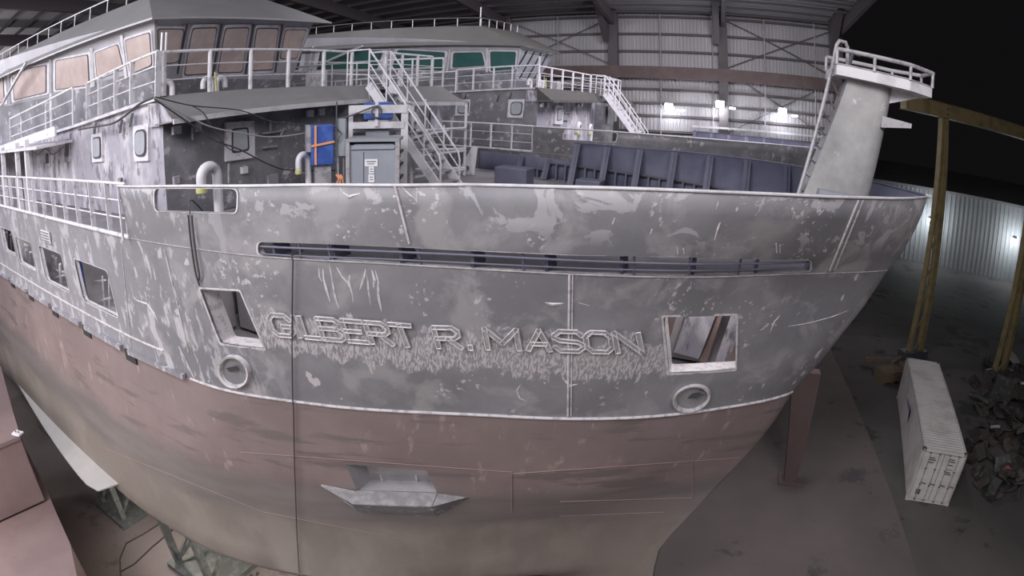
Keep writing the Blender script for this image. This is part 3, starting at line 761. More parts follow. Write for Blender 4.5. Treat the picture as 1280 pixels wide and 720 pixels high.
# raised name: plate letters with a bright bead around each
GL = {'G': [[(1,.78),(.78,1),(.22,1),(0,.78),(0,.22),(.22,0),(.78,0),(1,.22),(1,.46),(.55,.46)]], 'I': [[(.5,1),(.5,0)]], 'L': [[(0,1),(0,0),(1,0)]],
      'B': [[(0,0),(0,1),(.75,1),(.95,.86),(.95,.66),(.75,.53),(0,.53)], [(.75,.53),(1,.38),(1,.15),(.8,0),(0,0)]], 'E': [[(1,1),(0,1),(0,0),(1,0)], [(0,.5),(.8,.5)]],
      'R': [[(0,0),(0,1),(.78,1),(1,.85),(1,.62),(.78,.47),(0,.47)], [(.5,.47),(1,0)]], 'T': [[(0,1),(1,1)], [(.5,1),(.5,0)]], 'M': [[(0,0),(0,1),(.5,.3),(1,1),(1,0)]],
      'A': [[(0,0),(.5,1),(1,0)], [(.2,.32),(.8,.32)]], 'S': [[(1,.8),(.8,1),(.2,1),(0,.8),(0,.66),(.2,.53),(.8,.47),(1,.34),(1,.2),(.8,0),(.2,0),(0,.2)]],
      'O': [[(.22,1),(.78,1),(1,.78),(1,.22),(.78,0),(.22,0),(0,.22),(0,.78),(.22,1)]], 'N': [[(0,0),(0,1),(1,0),(1,1)]], '.': [[(.5,.2),(.5,.8)]]}
def letter(ch, q):                                  # q: corners top-left, top-right, bottom-right, bottom-left as seen on the plating
    c = hp2(*q); b = MB(); hgt_ = (c[0]-c[3]).length; w = .15*(hgt_ if ch != '.' else hgt_*4)
    ins = w*.5/hgt_ if ch != '.' else 0; 
    def P(u, v, off):
        v = ins+(1-2*ins)*v; p = c[3].lerp(c[2], u).lerp(c[0].lerp(c[1], u), v); return p
    def H(p, off): return V((p.x, HY(p.x, p.y)-off, p.y))
    for pl_ in GL[ch]:
        pts = [P(u, v, 0) for u, v in pl_]
        for i in range(len(pts)-1):
            d = (pts[i+1]-pts[i]).normalized(); n_ = Vector((-d.y, d.x))
            e_ = w*.32
            p0, p1 = pts[i]-d*e_*(.9), pts[i+1]+d*e_*(.9)
            b.m = 0; q4 = [H(p0+n_*w/2, .0), H(p1+n_*w/2, .0), H(p1-n_*w/2, .0), H(p0-n_*w/2, .0)]; t4 = [p+V((0, -.045, 0)) for p in q4]
            b.frustum(q4, t4)
            b.m = 1
            for s_ in (-1, 1): b.tube([H(p0+n_*s_*w/2, .045), H(p1+n_*s_*w/2, .045)], .013, 5)
            if i == 0: b.tube([H(p0+n_*w/2, .045), H(p0-n_*w/2, .045)], .013, 5)
            if i == len(pts)-2: b.tube([H(p1+n_*w/2, .045), H(p1-n_*w/2, .045)], .013, 5)
    return b.build('letter', [M['letter_grey'], M['bead']], ship)
def topy(x): return 390+ (x-337)*.079 if x < 530 else 405.5+(x-530)*.0315
def boty(x): return 419+ (x-340)*.085 if x < 530 else 435+(x-530)*.026
LT = [('G',336,362,10), ('I',365,371,10), ('L',375,393,10), ('B',397,424,11), ('E',428,452,11), ('R',457,482,12), ('T',487,513,12),
      ('R',543,571,8), ('M',607,646,5), ('A',661,688,1), ('S',693,728,3), ('O',732,763,4), ('N',768,798,6)]
for ch, a, b_, sh in LT:
    letter(ch, ((a, topy(a)), (b_, topy(b_)), (b_+sh, boty(b_+sh)), (a+sh, boty(a+sh))))
letter('.', ((586, 430), (593, 430.3), (594, 437), (587, 436.7)))


# ------------------------------------------------------------------ deckhouse
ZD = ZK; Z2 = .33                                     # foredeck and upper deck heights
def front_x(y): return -11.0 + (y-6.8)*.13            # the house front runs slightly forward towards the middle
YH0, YH1 = 6.8, 14.6
def zedge(x): return interp(x, [-27, -16.4, -11.2], [-.42, -.02, .33])    # sheer of the upper deck edge
house = MB()
ptsb = [(front_x(YH0)-.02, YH0), (front_x(YH1)-.02, YH1), (-24, YH1), (-24, YH0)]
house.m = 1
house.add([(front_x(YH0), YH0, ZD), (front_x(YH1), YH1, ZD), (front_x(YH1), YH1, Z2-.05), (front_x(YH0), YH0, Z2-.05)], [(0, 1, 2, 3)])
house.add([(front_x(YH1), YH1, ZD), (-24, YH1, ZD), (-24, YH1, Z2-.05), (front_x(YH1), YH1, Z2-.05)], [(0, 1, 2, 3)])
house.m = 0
n = 20; vs = []
for i in range(n+1):
    x = front_x(YH0) + (-21.9-front_x(YH0))*i/n; vs += [(x, YH0, ZD), (x, YH0, zedge(x)-.04)]
house.add(vs, [(2*i, 2*i+2, 2*i+3, 2*i+1) for i in range(n)])
house.add([(-21.9, YH0, ZD), (-21.9, YH1, ZD), (-21.9, YH1, zedge(-21.9)), (-21.9, YH0, zedge(-21.9))], [(0, 1, 2, 3)])
dh = house.build('deckhouse', [M['wall_light'], M['wall_dark']], ship)  # pale side, dark front: the fall of light put into the colour
# upper deck with curved side edge
b = MB(); n = 26; vs = []
for i in range(n+1):
    x = -11.1 + (-30+11.1)*i/n; z = zedge(x); vs += [(x, 6.68, z), (x, 16.4, z), (x, 16.4, z-.08), (x, 6.68, z-.08)]
fs = []
for i in range(n): 
    for j in range(4): fs.append((4*i+j, 4*i+(j+1) % 4, 4*i+4+(j+1) % 4, 4*i+4+j))
fs.append((0, 1, 2, 3)); b.add(vs, fs)
ud = b.build('upper_deck', M['white'], dh)
# sloping visors along the house front, starboard and port
def visor(name, u0, u1, l0, l1, parent):
    u0, u1, l0, l1 = map(V, (u0, u1, l0, l1)); b = MB()
    b.slab([u0, l0, l1, u1], .05); o = b.build(name, M['visor'], parent)
    b = MB(); b.bar(l0+V((.02,0,-.02)), l1+V((.02,0,-.02)), .05, .11); b.build('visor_edge', M['white'], parent)
    return o
UL = V((front_x(6.7)+.02, 6.65, Z2)); UR = V(S(460, 108, x=front_x(13.6)+.25)); UR.z = Z2
LL = V(S(216, 151, x=-10.25)); LR = V(S(463, 125, x=-9.55)); 
visor('visor', UL, UR, LL, LR, dh)
MB().slab([UL, LL, V((-11.0, 6.8, -.28))], .03).build('visor_end', M['wall_light'], dh)
MB().slab([UR, LR, V((front_x(YH1-1), LR.y, -.2))], .03).build('visor_end', M['white'], dh)
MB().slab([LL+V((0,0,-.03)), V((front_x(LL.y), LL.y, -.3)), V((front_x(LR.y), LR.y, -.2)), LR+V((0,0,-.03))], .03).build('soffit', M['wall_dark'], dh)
PU0, PU1 = S(486, 108, x=-9.6), S(552, 108, x=-8.9); PL0, PL1 = S(500, 129, x=-8.9), S(583, 129, x=-8.3)
visor('visor', PU0, PU1, PL0, PL1, dh)
# port half of the house, and its roof deck
pf = MB(); pf.m = 1
ya, yb = PL0.y+.3, PL1.y-.9
pf.box((-20, 13.4, ZD), (-9.7, 16.3, -.15)); pf.build('port_house', [M['wall_dark'], M['wall_dark']], ship)
MB().box((-20, 13.3, .22), (-9.75, 16.4, .3)).build('upper_deck', M['visor'], dh)
for px0, px1, py0, py1 in ((505, 535, 134, 172), (538, 552, 132, 165)):
    p, q = S(px0, py0, x=-9.62), S(px1, py1, x=-9.62)
    MB().box((-9.66, p.y, q.z), (-9.6, q.y, p.z)).build('panel', M['wall_light'] if px0 > 536 else M['wall_dark'], dh)

# windows and fittings on the house front
def on_front(px, py, off=0.0):
    d = MSI @ ray(px, py)      # plane x - .13 y = -11 -.13*6.8
    k = (-11.0-.13*6.8+off)/(d.x-.13*d.y); return d*k
def plate(name, pix, t, m, parent, fn, off=0.0, r=0.0):
    pts = [fn(*p, off) if off else fn(*p) for p in pix]
    if r: pts = rounded3(pts, r)
    b = MB(); n = (pts[1]-pts[0]).cross(pts[2]-pts[0]).normalized()
    if n.dot(pts[0]) > 0: pts = pts[::-1]
    return b.slab(pts, t).build(name, M[m], parent)
def rounded3(poly, r, n=3):
    out = []; k = len(poly)
    for i in range(k):
        p, a, c = V(poly[i]), V(poly[i-1]), V(poly[(i+1) % k]); u, w = (a-p).normalized(), (c-p).normalized()
        for j in range(n+1):
            t = j/n; out.append((p+u*r)*(1-t)**2 + p*2*t*(1-t) + (p+w*r)*t*t)
    return out
plate('window_frame', [(283,153),(318,151),(319,197),(283,202)], .1, 'rail', dh, on_front, .12)
plate('window_gasket', [(290,161),(311,159),(312,188),(290,192)], .03, 'gasket', dh, on_front, .135, .08)
plate('window', [(292,163),(309,161),(310,186),(292,190)], .03, 'glass', dh, on_front, .15, .06)
for px0, py0, px1, py1, m in ((215,158,226,167,'rail'),(242,154,251,164,'rail'),(301,209,309,216,'paper'),(333,219,347,229,'wall_light'),(334,221,345,229,'steel'),(383,138,391,146,'rail'),(398,136,405,144,'rail'),(216,221,224,229,'wall_light')):
    a = on_front(px0, py0, .05); c = on_front(px1, py1, .05)
    MB().box((min(a.x, c.x)-.03, a.y, c.z), (max(a.x, c.x)+.04, c.y, a.z)).build('bracket', M[m], dh)
for pts in (((328,167),(345,165),(358,162)), ((328,185),(346,183)), ((338,150),(338,165)), ((355,160),(350,172)), ((240,155),(241,175)), ((286,204),(286,229))):
    MB().tube([on_front(*p, .08) for p in pts], .03, 6).build('cable_tray', M['galv'], dh)
# starboard side wall: portholes, slots, brackets
def on_side(px, py, off=0.0): return S(px, py, y=YH0-off)
def porthole(q, r=.16):
    plate('window_frame', q, .08, 'rail', dh, on_side, .07)
    c = sum((on_side(*p, .09) for p in q), V((0,0,0)))/4
    for k, nm, m in ((.74, 'window_gasket', 'gasket'), (.64, 'window', 'glass')):
        pts = [c+(on_side(*p, .09)-c)*k + V((0, -.012*(2 if k < .7 else 1), 0)) for p in q]
        MB().slab(rounded3(pts[::-1], r*.8), .02).build(nm, M[m], dh)
porthole([(166,158),(185,154),(185,201),(167,202)], .22); porthole([(114,168),(127,165),(128,202),(115,203)], .15)
for q in ([(80,168),(87,167),(87,202),(80,203)], [(56,188),(61,187),(62,208),(56,209)]):
    plate('slot_frame', q, .06, 'wall_light', dh, on_side, .06)
    c = sum((on_side(*p, .07) for p in q), V((0,0,0)))/4
    MB().slab([c+(on_side(*p, .08)-c)*.62 for p in q][::-1], .02).build('slot', M['steel'], dh)
for px, py in ((152,156),(165,148),(120,158),(152,228)):
    c = on_side(px, py, .1); MB().slab([c+V((-.1,0,.12)), c+V((.12,0,.12)), c+V((0,-.02,-.2))], .08).build('bracket', M['wall_dark'], dh)
MB().box((-11.5, 6.70, -.32), (-11.0, 6.80, .2)).build('corner_plate', M['wall_light'], dh)
# open deck at the aft end of the house: posts and the shadowed recess
for px in (4, 22, 34):
    p = S(px, 200, y=5.6); MB().bar((p.x, 5.6, ZK), (p.x, 5.6, zedge(p.x)-.1), .16, .16).build('deck_post', M['rail'], dh)
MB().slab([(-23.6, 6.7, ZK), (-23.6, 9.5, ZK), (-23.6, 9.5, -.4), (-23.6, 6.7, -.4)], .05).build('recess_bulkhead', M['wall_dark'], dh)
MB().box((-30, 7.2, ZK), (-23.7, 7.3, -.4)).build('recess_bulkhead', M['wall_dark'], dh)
MB().box((-32, 5.45, -.52), (-16.6, 6.75, -.44)).build('deck_overhang', M['rail'], dh)

# ------------------------------------------------------------------ railings
def railing(name, base, tops, r_post=.03, r_top=.032, mids=(.35, .68), post_idx=None, parent=None, flat=0.0, m='rail'):
    """base, tops: matching lists of points; one child per stanchion and per rail"""
    b = MB(); b.tube(tops, r_top, 8); o = b.build(name, M[m], parent, smooth=True)
    for i, (p, q) in enumerate(zip(base, tops)):
        if post_idx is not None and i not in post_idx: continue
        bb = MB()
        if flat: bb.bar(p, q, flat, .03)
        else: bb.tube([p, q], r_post, 8)
        bb.build('stanchion', M[m], o)
    for f in mids:
        MB().tube([V(p).lerp(V(q), f) for p, q in zip(base, tops)], .016, 6).build('mid_rail', M[m], o, smooth=True)
    return o
# upper deck, front run
fr = []
for px in (203, 262, 313, 360, 404, 439):
    p = on_front(px, 100, -.0); fr.append(V((p.x+.0, p.y, 0)))
railing('guard_rail', [V((p.x, p.y, Z2)) for p in fr], [V((p.x, p.y, 1.31)) for p in fr], .055, .035, parent=ship)
MB().tube([V((fr[0].x, fr[0].y, Z2)), V((fr[0].x, fr[0].y, .95))], .10, 10).build('corner_post', M['rail'], ship, smooth=True)
for dx in (-.05, .07): MB().bar(V((fr[0].x, fr[0].y+dx, .9)), V((fr[0].x, fr[0].y+dx, 1.75)), .03, .05).build('corner_flat', M['rail'], ship)
# upper deck, side run: flat stanchions then thin ones
sd = [S(px, 130, y=6.62) for px in (197, 165, 145, 125, 110)]
railing('guard_rail', [V((p.x, 6.62, zedge(p.x))) for p in sd], [V((p.x, 6.62, zedge(p.x)+1.0)) for p in sd], parent=ship, flat=.14)
sd = [S(px, 140, y=6.0) for px in (91, 57, 26, 12)]
railing('guard_rail', [V((p.x, 6.0, zedge(p.x)-.12)) for p in sd], [V((p.x, 6.0, zedge(p.x)+.88)) for p in sd], .028, parent=ship)
MB().bar(V((-24.4, 6.0, -.45)), V((-16.2, 6.0, -.10)), .06, .28).build('toe_board', M['rail'], ship)
MB().tube([V((-18.2,6.6,-.2)), V((-18.2,6.6,1.1))], .07, 8).build('deck_pipe', M['rail'], ship)
# main deck run to the bulwark end
mb = []
k = 0; x = XB-.04
while x > -27: mb.append(V((x, HY(x, ZK)+.03, ZK))); x -= .98 if x > -18 else 1.1
railing('guard_rail', mb, [V((p.x, p.y, ZK+1.11)) for p in mb], parent=ship, flat=.13)
# bulwark end frame and the heavy bar over the notch
MB().bar((XB, HY(XB,-1.4), ZK), (XB, HY(XB,-1.4), -1.36), .04, .05).build('bulwark_end', M['white'], ship)
# freeing notch crossbar
a, c = hit(193, 267), hit(297, 266)

# ------------------------------------------------------------------ wheelhouse
def on_wf(px, py, off=0.0):          # raked front plane, from the starboard corner to the port end
    # plane through the top edge (-12.25,7.2,1.95)-(-12.95,13.7,2.1) leaning back by .5 per unit of height
    p0 = V((-12.25+off, 7.2, 1.95)); e = V((-.7, 6.5, .1)); g = V((.62, 0, 1)); n = e.cross(g)
    d = MSI @ ray(px, py); return d*(p0.dot(n)/d.dot(n))
def on_ws(px, py, off=0.0):
    p0 = V((-12.25, 7.2-off, 1.95)); e = V((-12.0, -.55, .25)); g = V((0, -.22, 1)); n = e.cross(g)
    d = MSI @ ray(px, py); return d*(p0.dot(n)/d.dot(n))
whp = MB()
c0 = on_wf(193, 24); c1 = on_wf(392, 27); c2 = on_wf(360, 112); c3 = on_wf(203, 118)
s1 = on_ws(193, 24); s2 = on_ws(-60, 98); s3 = on_ws(-60, 235); s4 = on_ws(200, 150)
whp.m = 0
whp.slab([c3, c2, c1, c0], .08)
whp.slab([s3, s4, s1, s2], .08)
c1b = V((-22, c1.y+.6, c1.z)); c2b = V((-22, c2.y+.3, c2.z))
whp.slab([c2, c2b, c1b, c1], .08)
whl = whp.build('wheelhouse', [M['wh'], M['wall_dark']], ship)
MB().slab([on_ws(-60,138,.02), on_ws(12,132,.02), on_ws(60,121,.02), on_ws(192,86,.02), on_ws(199,149,.02), on_ws(-60,234,.02)][::-1], .015).build('apron', M['wall_dark'], whl)
MB().slab([on_wf(203,100,.015), on_wf(362,100,.015), on_wf(360,118,.015), on_wf(204,122,.015)][::-1], .02).build('apron', M['wall_dark'], whl)
def glaze(pix, fn, surround=True, cover='cover', k=1.0, r=.1, side=0):
    c = sum((fn(*p, .05) for p in pix), V((0,0,0)))/4
    def ring(sc, off):
        return rounded3([c+(fn(*p, off)-c)*sc for p in pix], r)
    for sc, off, t, nm, m in ((1.13, .04, .04, 'window_frame', 'white'), (1.0, .055, .03, 'window_gasket', 'gasket'), (.95, .07, .03, 'window', cover)):
        if nm == 'window_frame' and not surround: continue
        pts = ring(sc, off); nrm = (pts[3]-pts[0]).cross(pts[8]-pts[0])
        if nrm.dot(pts[0]) > 0: pts = pts[::-1]
        g_ = MB().slab(pts, t).build(nm, M[m], whl)
        if side: g_['side'] = 1
for pix in ([(197,36),(231,36),(224,78),(198,82)], [(241,35),(272,34),(263,93),(230,95)], [(282,35),(312,34),(303,91),(272,92)], [(321,35),(349,35),(341,88),(314,89)], [(357,37),(384,37),(371,74),(350,74)]):
    glaze(pix, on_wf, True)
for pix in ([(156,50),(187,40),(190,82),(162,94)], [(118,66),(147,55),(154,84),(121,98)], [(69,76),(110,68),(112,107),(69,113)], [(15,90),(58,81),(58,116),(17,126)], [(-32,98),(4,93),(6,128),(-30,136)]):
    glaze(pix, on_ws, True, side=1)
# mullion flats
for a_, b_ in (((234,30),(222,92)), ((277,30),(266,95)), ((317,30),(307,93)), ((353,31),(344,90))):
    MB().bar(on_wf(*a_, .09), on_wf(*b_, .09), .05, .05).build('mullion', M['gasket'], whl)
for a_, b_ in (((152,44),(158,98)), ((114,60),(117,108)), ((63,74),(63,120)), ((10,86),(12,130))):
    MB().bar(on_ws(*a_, .06), on_ws(*b_, .06), .10, .04).build('mullion', M['white'], whl)
MB().bar(on_ws(33, 78, .5), on_ws(2, 132, .5), .10).build('diagonal_brace', M['wh'], whl)
# roof: header lip, sloping visor and flat top, guard rail on top
zt = c0.z; H0 = V((c0.x+.12, s1.y-.1, zt+.03)); 
E1 = on_wf(413, 28, .35); 
low = [V((H0.x+.1, H0.y-.1, zt)), V((E1.x+.05, E1.y, E1.z)), V((-27, E1.y+.6, E1.z+.2)), V((-30, on_ws(-40, 90).y-.15, zt+.35))]
ins = [V((-2.9, 1.5, 1.18)), V((-2.3, -1.3, 1.1)), V((0, -1.5, 1.2)), V((0, 1.5, 1.1))]
upp = [a+b_ for a, b_ in zip(low, ins)]
b = MB(); b.frustum(low, upp); b.build('roof', M['visor'], whl)
b = MB()
for i in (0, 3): b.bar(low[i]+V((0,0,-.02)), low[(i+1) % 4]+V((0,0,-.02)), .03, .05)
b.build('roof_edge', M['wh'], whl)
n = 14
def run(a, c, n): return [a.lerp(c, i/n) for i in range(n+1)]
rb = run(upp[3], upp[0], 12); railing('roof_rail', rb, [p+V((0,0,.42)) for p in rb], .02, .025, mids=(), parent=whl)
rb = run(upp[0], upp[1], 5); railing('roof_rail', rb, [p+V((0,0,.42)) for p in rb], .02, .025, mids=(), parent=whl)
MB().tube([upp[0]+V((-.1,.1,0)), upp[0]+V((-.1,.1,1.0))], .03, 6).build('aerial', M['rail'], whl)
# small goosenecks and a boot locker on the upper deck
def gooseneck(name, p, r, h, w, yx, parent=ship, m='rail'):
    p = V(p); u = V(yx).normalized(); pts = [p, p+V((0,0,h))]
    for i in range(1, 9):
        a = math.pi*i/8; pts.append(p+V((0,0,h))+u*(w/2*(1-math.cos(a)))+V((0,0,w/2*math.sin(a))))
    pts.append(pts[-1]-V((0,0,r*1.6)))
    return MB().tube(pts, r, 12).build(name, M[m], parent, smooth=True)
def ug(px, py): d = MSI @ ray(px, py); return d
gooseneck('vent_pipe', V((-11.6, 7.45, Z2)), .07, .22, .26, (-.2, -1, 0))
gooseneck('vent_pipe', V((-11.5, 8.6, Z2)), .07, .22, .28, (0, -1, 0))
gooseneck('vent_pipe', V((-11.5, 8.75, Z2)), .07, .22, .28, (0, 1, 0))
MB().tube([V((-11.3, 8.6, Z2)), V((-11.3, 8.55, Z2+.5))], .03, 6).build('tape_marker', M['yellow'], ship)
MB().box((-12.6, 13.2, Z2), (-12.3, 13.9, .9)).build('deck_box', M['galv'], ship)
# tall vents on the foredeck beside the house front
def vent(px_in, px_out, pytop, x, r, nm='vent_pipe'):
    a, c = S(px_in, pytop, x=x), S(px_out, pytop, x=x); w = (c-a).length
    top = a.z; p = V((x, c.y, ZK)); u = V((0, a.y-c.y, 0)).normalized()
    h = top-ZK-w/2; pts = [p, p+V((0,0,h))]
    for i in range(1, 11):
        t = math.pi*i/10; pts.append(p+V((0,0,h))+u*(w/2*(1-math.cos(t)))+V((0,0,w/2*math.sin(t))))
    pts.append(pts[-1]-V((0,0,.25)))
    o = MB().tube(pts, r, 14).build(nm, M['rail'], ship, smooth=True)
    MB().tube([pts[-1]-V((0,0,.02)), pts[-1]+V((0,0,.07))], r*1.15, 14).build('vent_flange', M['yellow'], o)
    return o
vent(251, 271, 210, -9.0, .105); vent(373, 385, 194, -9.3, .075)
# ------------------------------------------------------------------ stair between the house halves
stair = bpy.data.objects.new('staircase', None); COL.objects.link(stair); stair.parent = ship; stair['_o'] = tuple(BASE)
t0, t1 = V((-9.35, 12.25, Z2)), V((-6.95, 12.25, ZK)); wy = V((0, 1.0, 0))
for o_ in (V((0,0,0)), wy): MB().bar(t0+o_, t1+o_, .05, .24).build('stringer', M['rail'], stair)
for i in range(1, 11):
    p = t0.lerp(t1, i/11); MB().box((p.x-.11, p.y+.02, p.z-.02), (p.x+.12, p.y+.98, p.z+.02)).build('tread', M['galv'], stair)
for o_ in (V((0,0,0)), wy):
    up1, up2 = V((0,0,1.0)), V((0,0,1.0))
    a, c = t0+o_+V((.0,0,.98)), t1+o_+V((-.15,0,1.0))
    MB().tube([a+V((-.75,0,0)), a, c, c+V((.05,0,-.2)), V((c.x+.05, c.y, ZK))], .028, 8).build('handrail', M['rail'], stair, smooth=True)
    MB().tube([a+V((-.75,0,-.35)), a+V((0,0,-.38)), c+V((0,0,-.38))], .018, 6).build('handrail', M['rail'], stair)
    MB().tube([a+V((-.75,0,-.66)), a+V((0,0,-.7)), c+V((0,0,-.7))], .018, 6).build('handrail', M['rail'], stair)
    for f in (0, .25, .5, .75): q = t0.lerp(t1, f)+o_; MB().tube([q, q+V((0,0,1.0))], .024, 6).build('stanchion', M['rail'], stair)
    MB().tube([t0+o_+V((-.75,0,0)), t0+o_+V((-.75,0,1.0))], .024, 6).build('stanchion', M['rail'], stair)
# rails of the port half
pr = [V((-9.7, 13.5+.0, .3)), V((-9.6, 14.2, .3)), V((-9.5, 14.9, .3)), V((-9.4, 15.6, .3))]
railing('guard_rail', pr, [p+V((0,0,1.0)) for p in pr], .05, .035, parent=ship)
pr2 = [V((-9.4-1.2*i, 16.3, .3)) for i in range(8)]
railing('guard_rail', pr2, [p+V((0,0,1.0)) for p in pr2], .03, .03, parent=ship)
# tank top and winch lumps on the foredeck by the port bulwark
for x, y, a, h in ((-6.2, 15.0, .5, .5), (-4.0, 15.2, .35, .35)):
    MB().box((x-a, y-.3, ZK), (x+a, y+.3, ZK+h)).build('deck_locker', M['bulwark_in'], ship, bevel=.03)
MB().slab([(-8.6, 16.0, ZK), (-8.0, 16.0, ZK), (-7.9, 16.0, ZK+.9), (-8.1, 16.0, ZK+.9)], .05).build('knee_plate', M['rail'], ship)

# ------------------------------------------------------------------ bow mast with its platform and ladder
mast = bpy.data.objects.new('bow_mast', None); COL.objects.link(mast); mast.parent = ship; mast['_o'] = tuple(BASE)
B0, B1 = S(996, 246, y=11.3), S(1086, 247, y=11.3); T0, T1 = S(1061, 97, y=11.3), S(1119, 118, y=11.3)
B0 = V((B0.x-.25, 0, ZK)); B1 = V((B1.x+.0-.12, 0, ZK))
def col_sec(xa, xb, z, w0, w1):
    out = [V((xa, YC-w0, z)), V((xa+(xb-xa)*.55, YC-w1, z))]
    r = w1
    for i in range(9):
        t = -math.pi/2+math.pi*i/8; out.append(V((xb-r*.9+r*.9*math.cos(t), YC+r*math.sin(t), z)))
    out += [V((xa+(xb-xa)*.55, YC+w1, z)), V((xa, YC+w0, z))]
    return out
MB().frustum(col_sec(B0.x, B1.x, ZK, .42, .38), col_sec(T0.x, T1.x, 1.22, .36, .33)).build('mast_trunk', mat('mast_paint', (.25, .25, .255), .5, var=(.38, .375, .375), scale=.9, thr=.5, soft=.12, var2=(.55, .54, .54), scale2=2.2, thr2=.66, bump=.1, bscale=6), mast, smooth=True)
yf = 11.0
p0, p1, p2 = S(1046, 82, y=yf), S(1138, 100, y=yf), S(1162, 120, y=11.5)
q0 = S(1046, 96, y=yf); zt_, zb_ = p0.z, q0.z
zt_ = (S(1046, 80, y=yf).z); zb_ = (S(1046, 93, y=yf).z)
pl = [V((p0.x, yf, 0)), V((p1.x, yf, 0)), V((p2.x, 11.35, 0)), V((p2.x, 12.15, 0)), V((p1.x, 12.5, 0)), V((p0.x, 12.5, 0))]
b = MB(); b.prism([(p.x, p.y) for p in pl], zb_, zt_); b.build('platform', M['white'], mast)
b = MB(); b.slab([V((T1.x-.1, YC-.05, zb_)), V((p2.x-.1, YC-.05, zb_)), V((T1.x-.1, YC-.05, zb_-.32))], .1); b.build('platform_bracket', M['white'], mast)
rt = [V((p.x, p.y, zt_)) for p in (pl[0], (pl[0]+pl[1])/2, pl[1], pl[2], pl[3], pl[4], pl[5])]
hs = [.42]*7
railing('guard_rail', rt, [p+V((0,0,.30)) for p in rt], .035, .045, mids=(.05,), parent=mast, m='galv')
la = [S(1001, 246, y=11.25), S(1046, 56, y=11.25)]; lb = [S(1013, 246, y=11.75), S(1057, 95, y=11.75)]
MB().tube([V((la[0].x-.28, 11.2, ZK)), la[1], la[1]+V((.06, .05, .1)), la[1]+V((.2, .1, .1)), la[1]+V((.26, .15, 0)), la[1]+V((.26, .15, -.5))], .04, 8).build('ladder_rail', M['galv'], mast, smooth=True)
MB().tube([V((lb[0].x-.28, 11.7, ZK)), lb[1], lb[1]+V((.13, 0, .5)), lb[1]+V((.3, .0, .5))], .045, 8).build('ladder_rail', M['steel'], mast, smooth=True)
La0, La1, Lb0, Lb1 = V((la[0].x-.28, 11.2, ZK)), la[1], V((lb[0].x-.28, 11.7, ZK)), lb[1]
for i in range(1, 13):
    f = i/13; MB().tube([La0.lerp(La1, f), Lb0.lerp(Lb1, f*1.03)], .018, 6).build('ladder_rung', M['galv'], mast)
a, c = S(1113, 148, y=11.5), S(1135, 160, y=11.5)
MB().slab([V((a.x-.25, 11.5, a.z)), V((c.x, 11.5, a.z-.02)), V((c.x, 11.5, c.z)), V((a.x-.25, 11.5, c.z-.12))], .25).build('light_bracket', M['galv'], mast)
a, c = S(1017, 234, y=10.6), S(1060, 250, y=10.6)
MB().slab([V((a.x+.08, 10.6, a.z)), V((c.x-.05, 10.6, a.z)), V((c.x, 10.6, -1.45)), V((a.x, 10.6, -1.45))], .3).build('foredeck_locker', M['cabinet'], mast)

# bilge keel fin
b = MB(); n = 16; vs = []
for i in range(n+1):
    t = i/n; x = -15.4+(-27.5+15.4)*t; z = -11.15; y = HY(x, z)+.15; w = 1.0*min(1, math.sin(min(t*9, 1)*math.pi/2)**.6+.02)*(1-.93*(max(0, t-.15)/.85)**1.2)
    vs += [(x, y, z), (x-.25, y-w*.95, z-w*.35), (x-.25, y-w*.95, z-w*.35-.05), (x, y, z-.05)]
b.add(vs, [(4*i+j, 4*i+(j+1) % 4, 4*i+4+(j+1) % 4, 4*i+4+j) for i in range(n) for j in range(4)]+[(0,1,2,3)])
b.build('bilge_keel', M['keelgrey'], ship)


# ------------------------------------------------------------------ unseen lamps added to brighten the inside of the lockers and rooms
for p, e_ in (((-8.6, 6.9, -2.9), 45), ((-.3, 9.9, -2.75), 75), ((-12.8, 7.2, -2.8), 45), ((-16.8, 7.2, -2.8), 45), ((-20.4, 7.2, -2.8), 45), ((-23.5, 7.2, -2.8), 35)):
    l = bpy.data.lights.new('work_lamp_beam', 'POINT'); l.energy = e_; l.color = (1, .95, .93); l.shadow_soft_size = .15
    o = bpy.data.objects.new('work_lamp_beam', l); COL.objects.link(o); o.parent = ship; o.location = V(p)-BASE

# unseen lamps added under the hull to brighten the floor between the stands
for p, e_ in (((-11.5, 8.6, -13.6), 330), ((-17.5, 7.6, -13.8), 330), ((-23.5, 7.2, -13.6), 450)):
    l = bpy.data.lights.new('work_lamp_beam', 'POINT'); l.energy = e_; l.color = (1, .9, .82); l.shadow_soft_size = .3
    o = bpy.data.objects.new('work_lamp_beam', l); COL.objects.link(o); o.location = s2w(p)

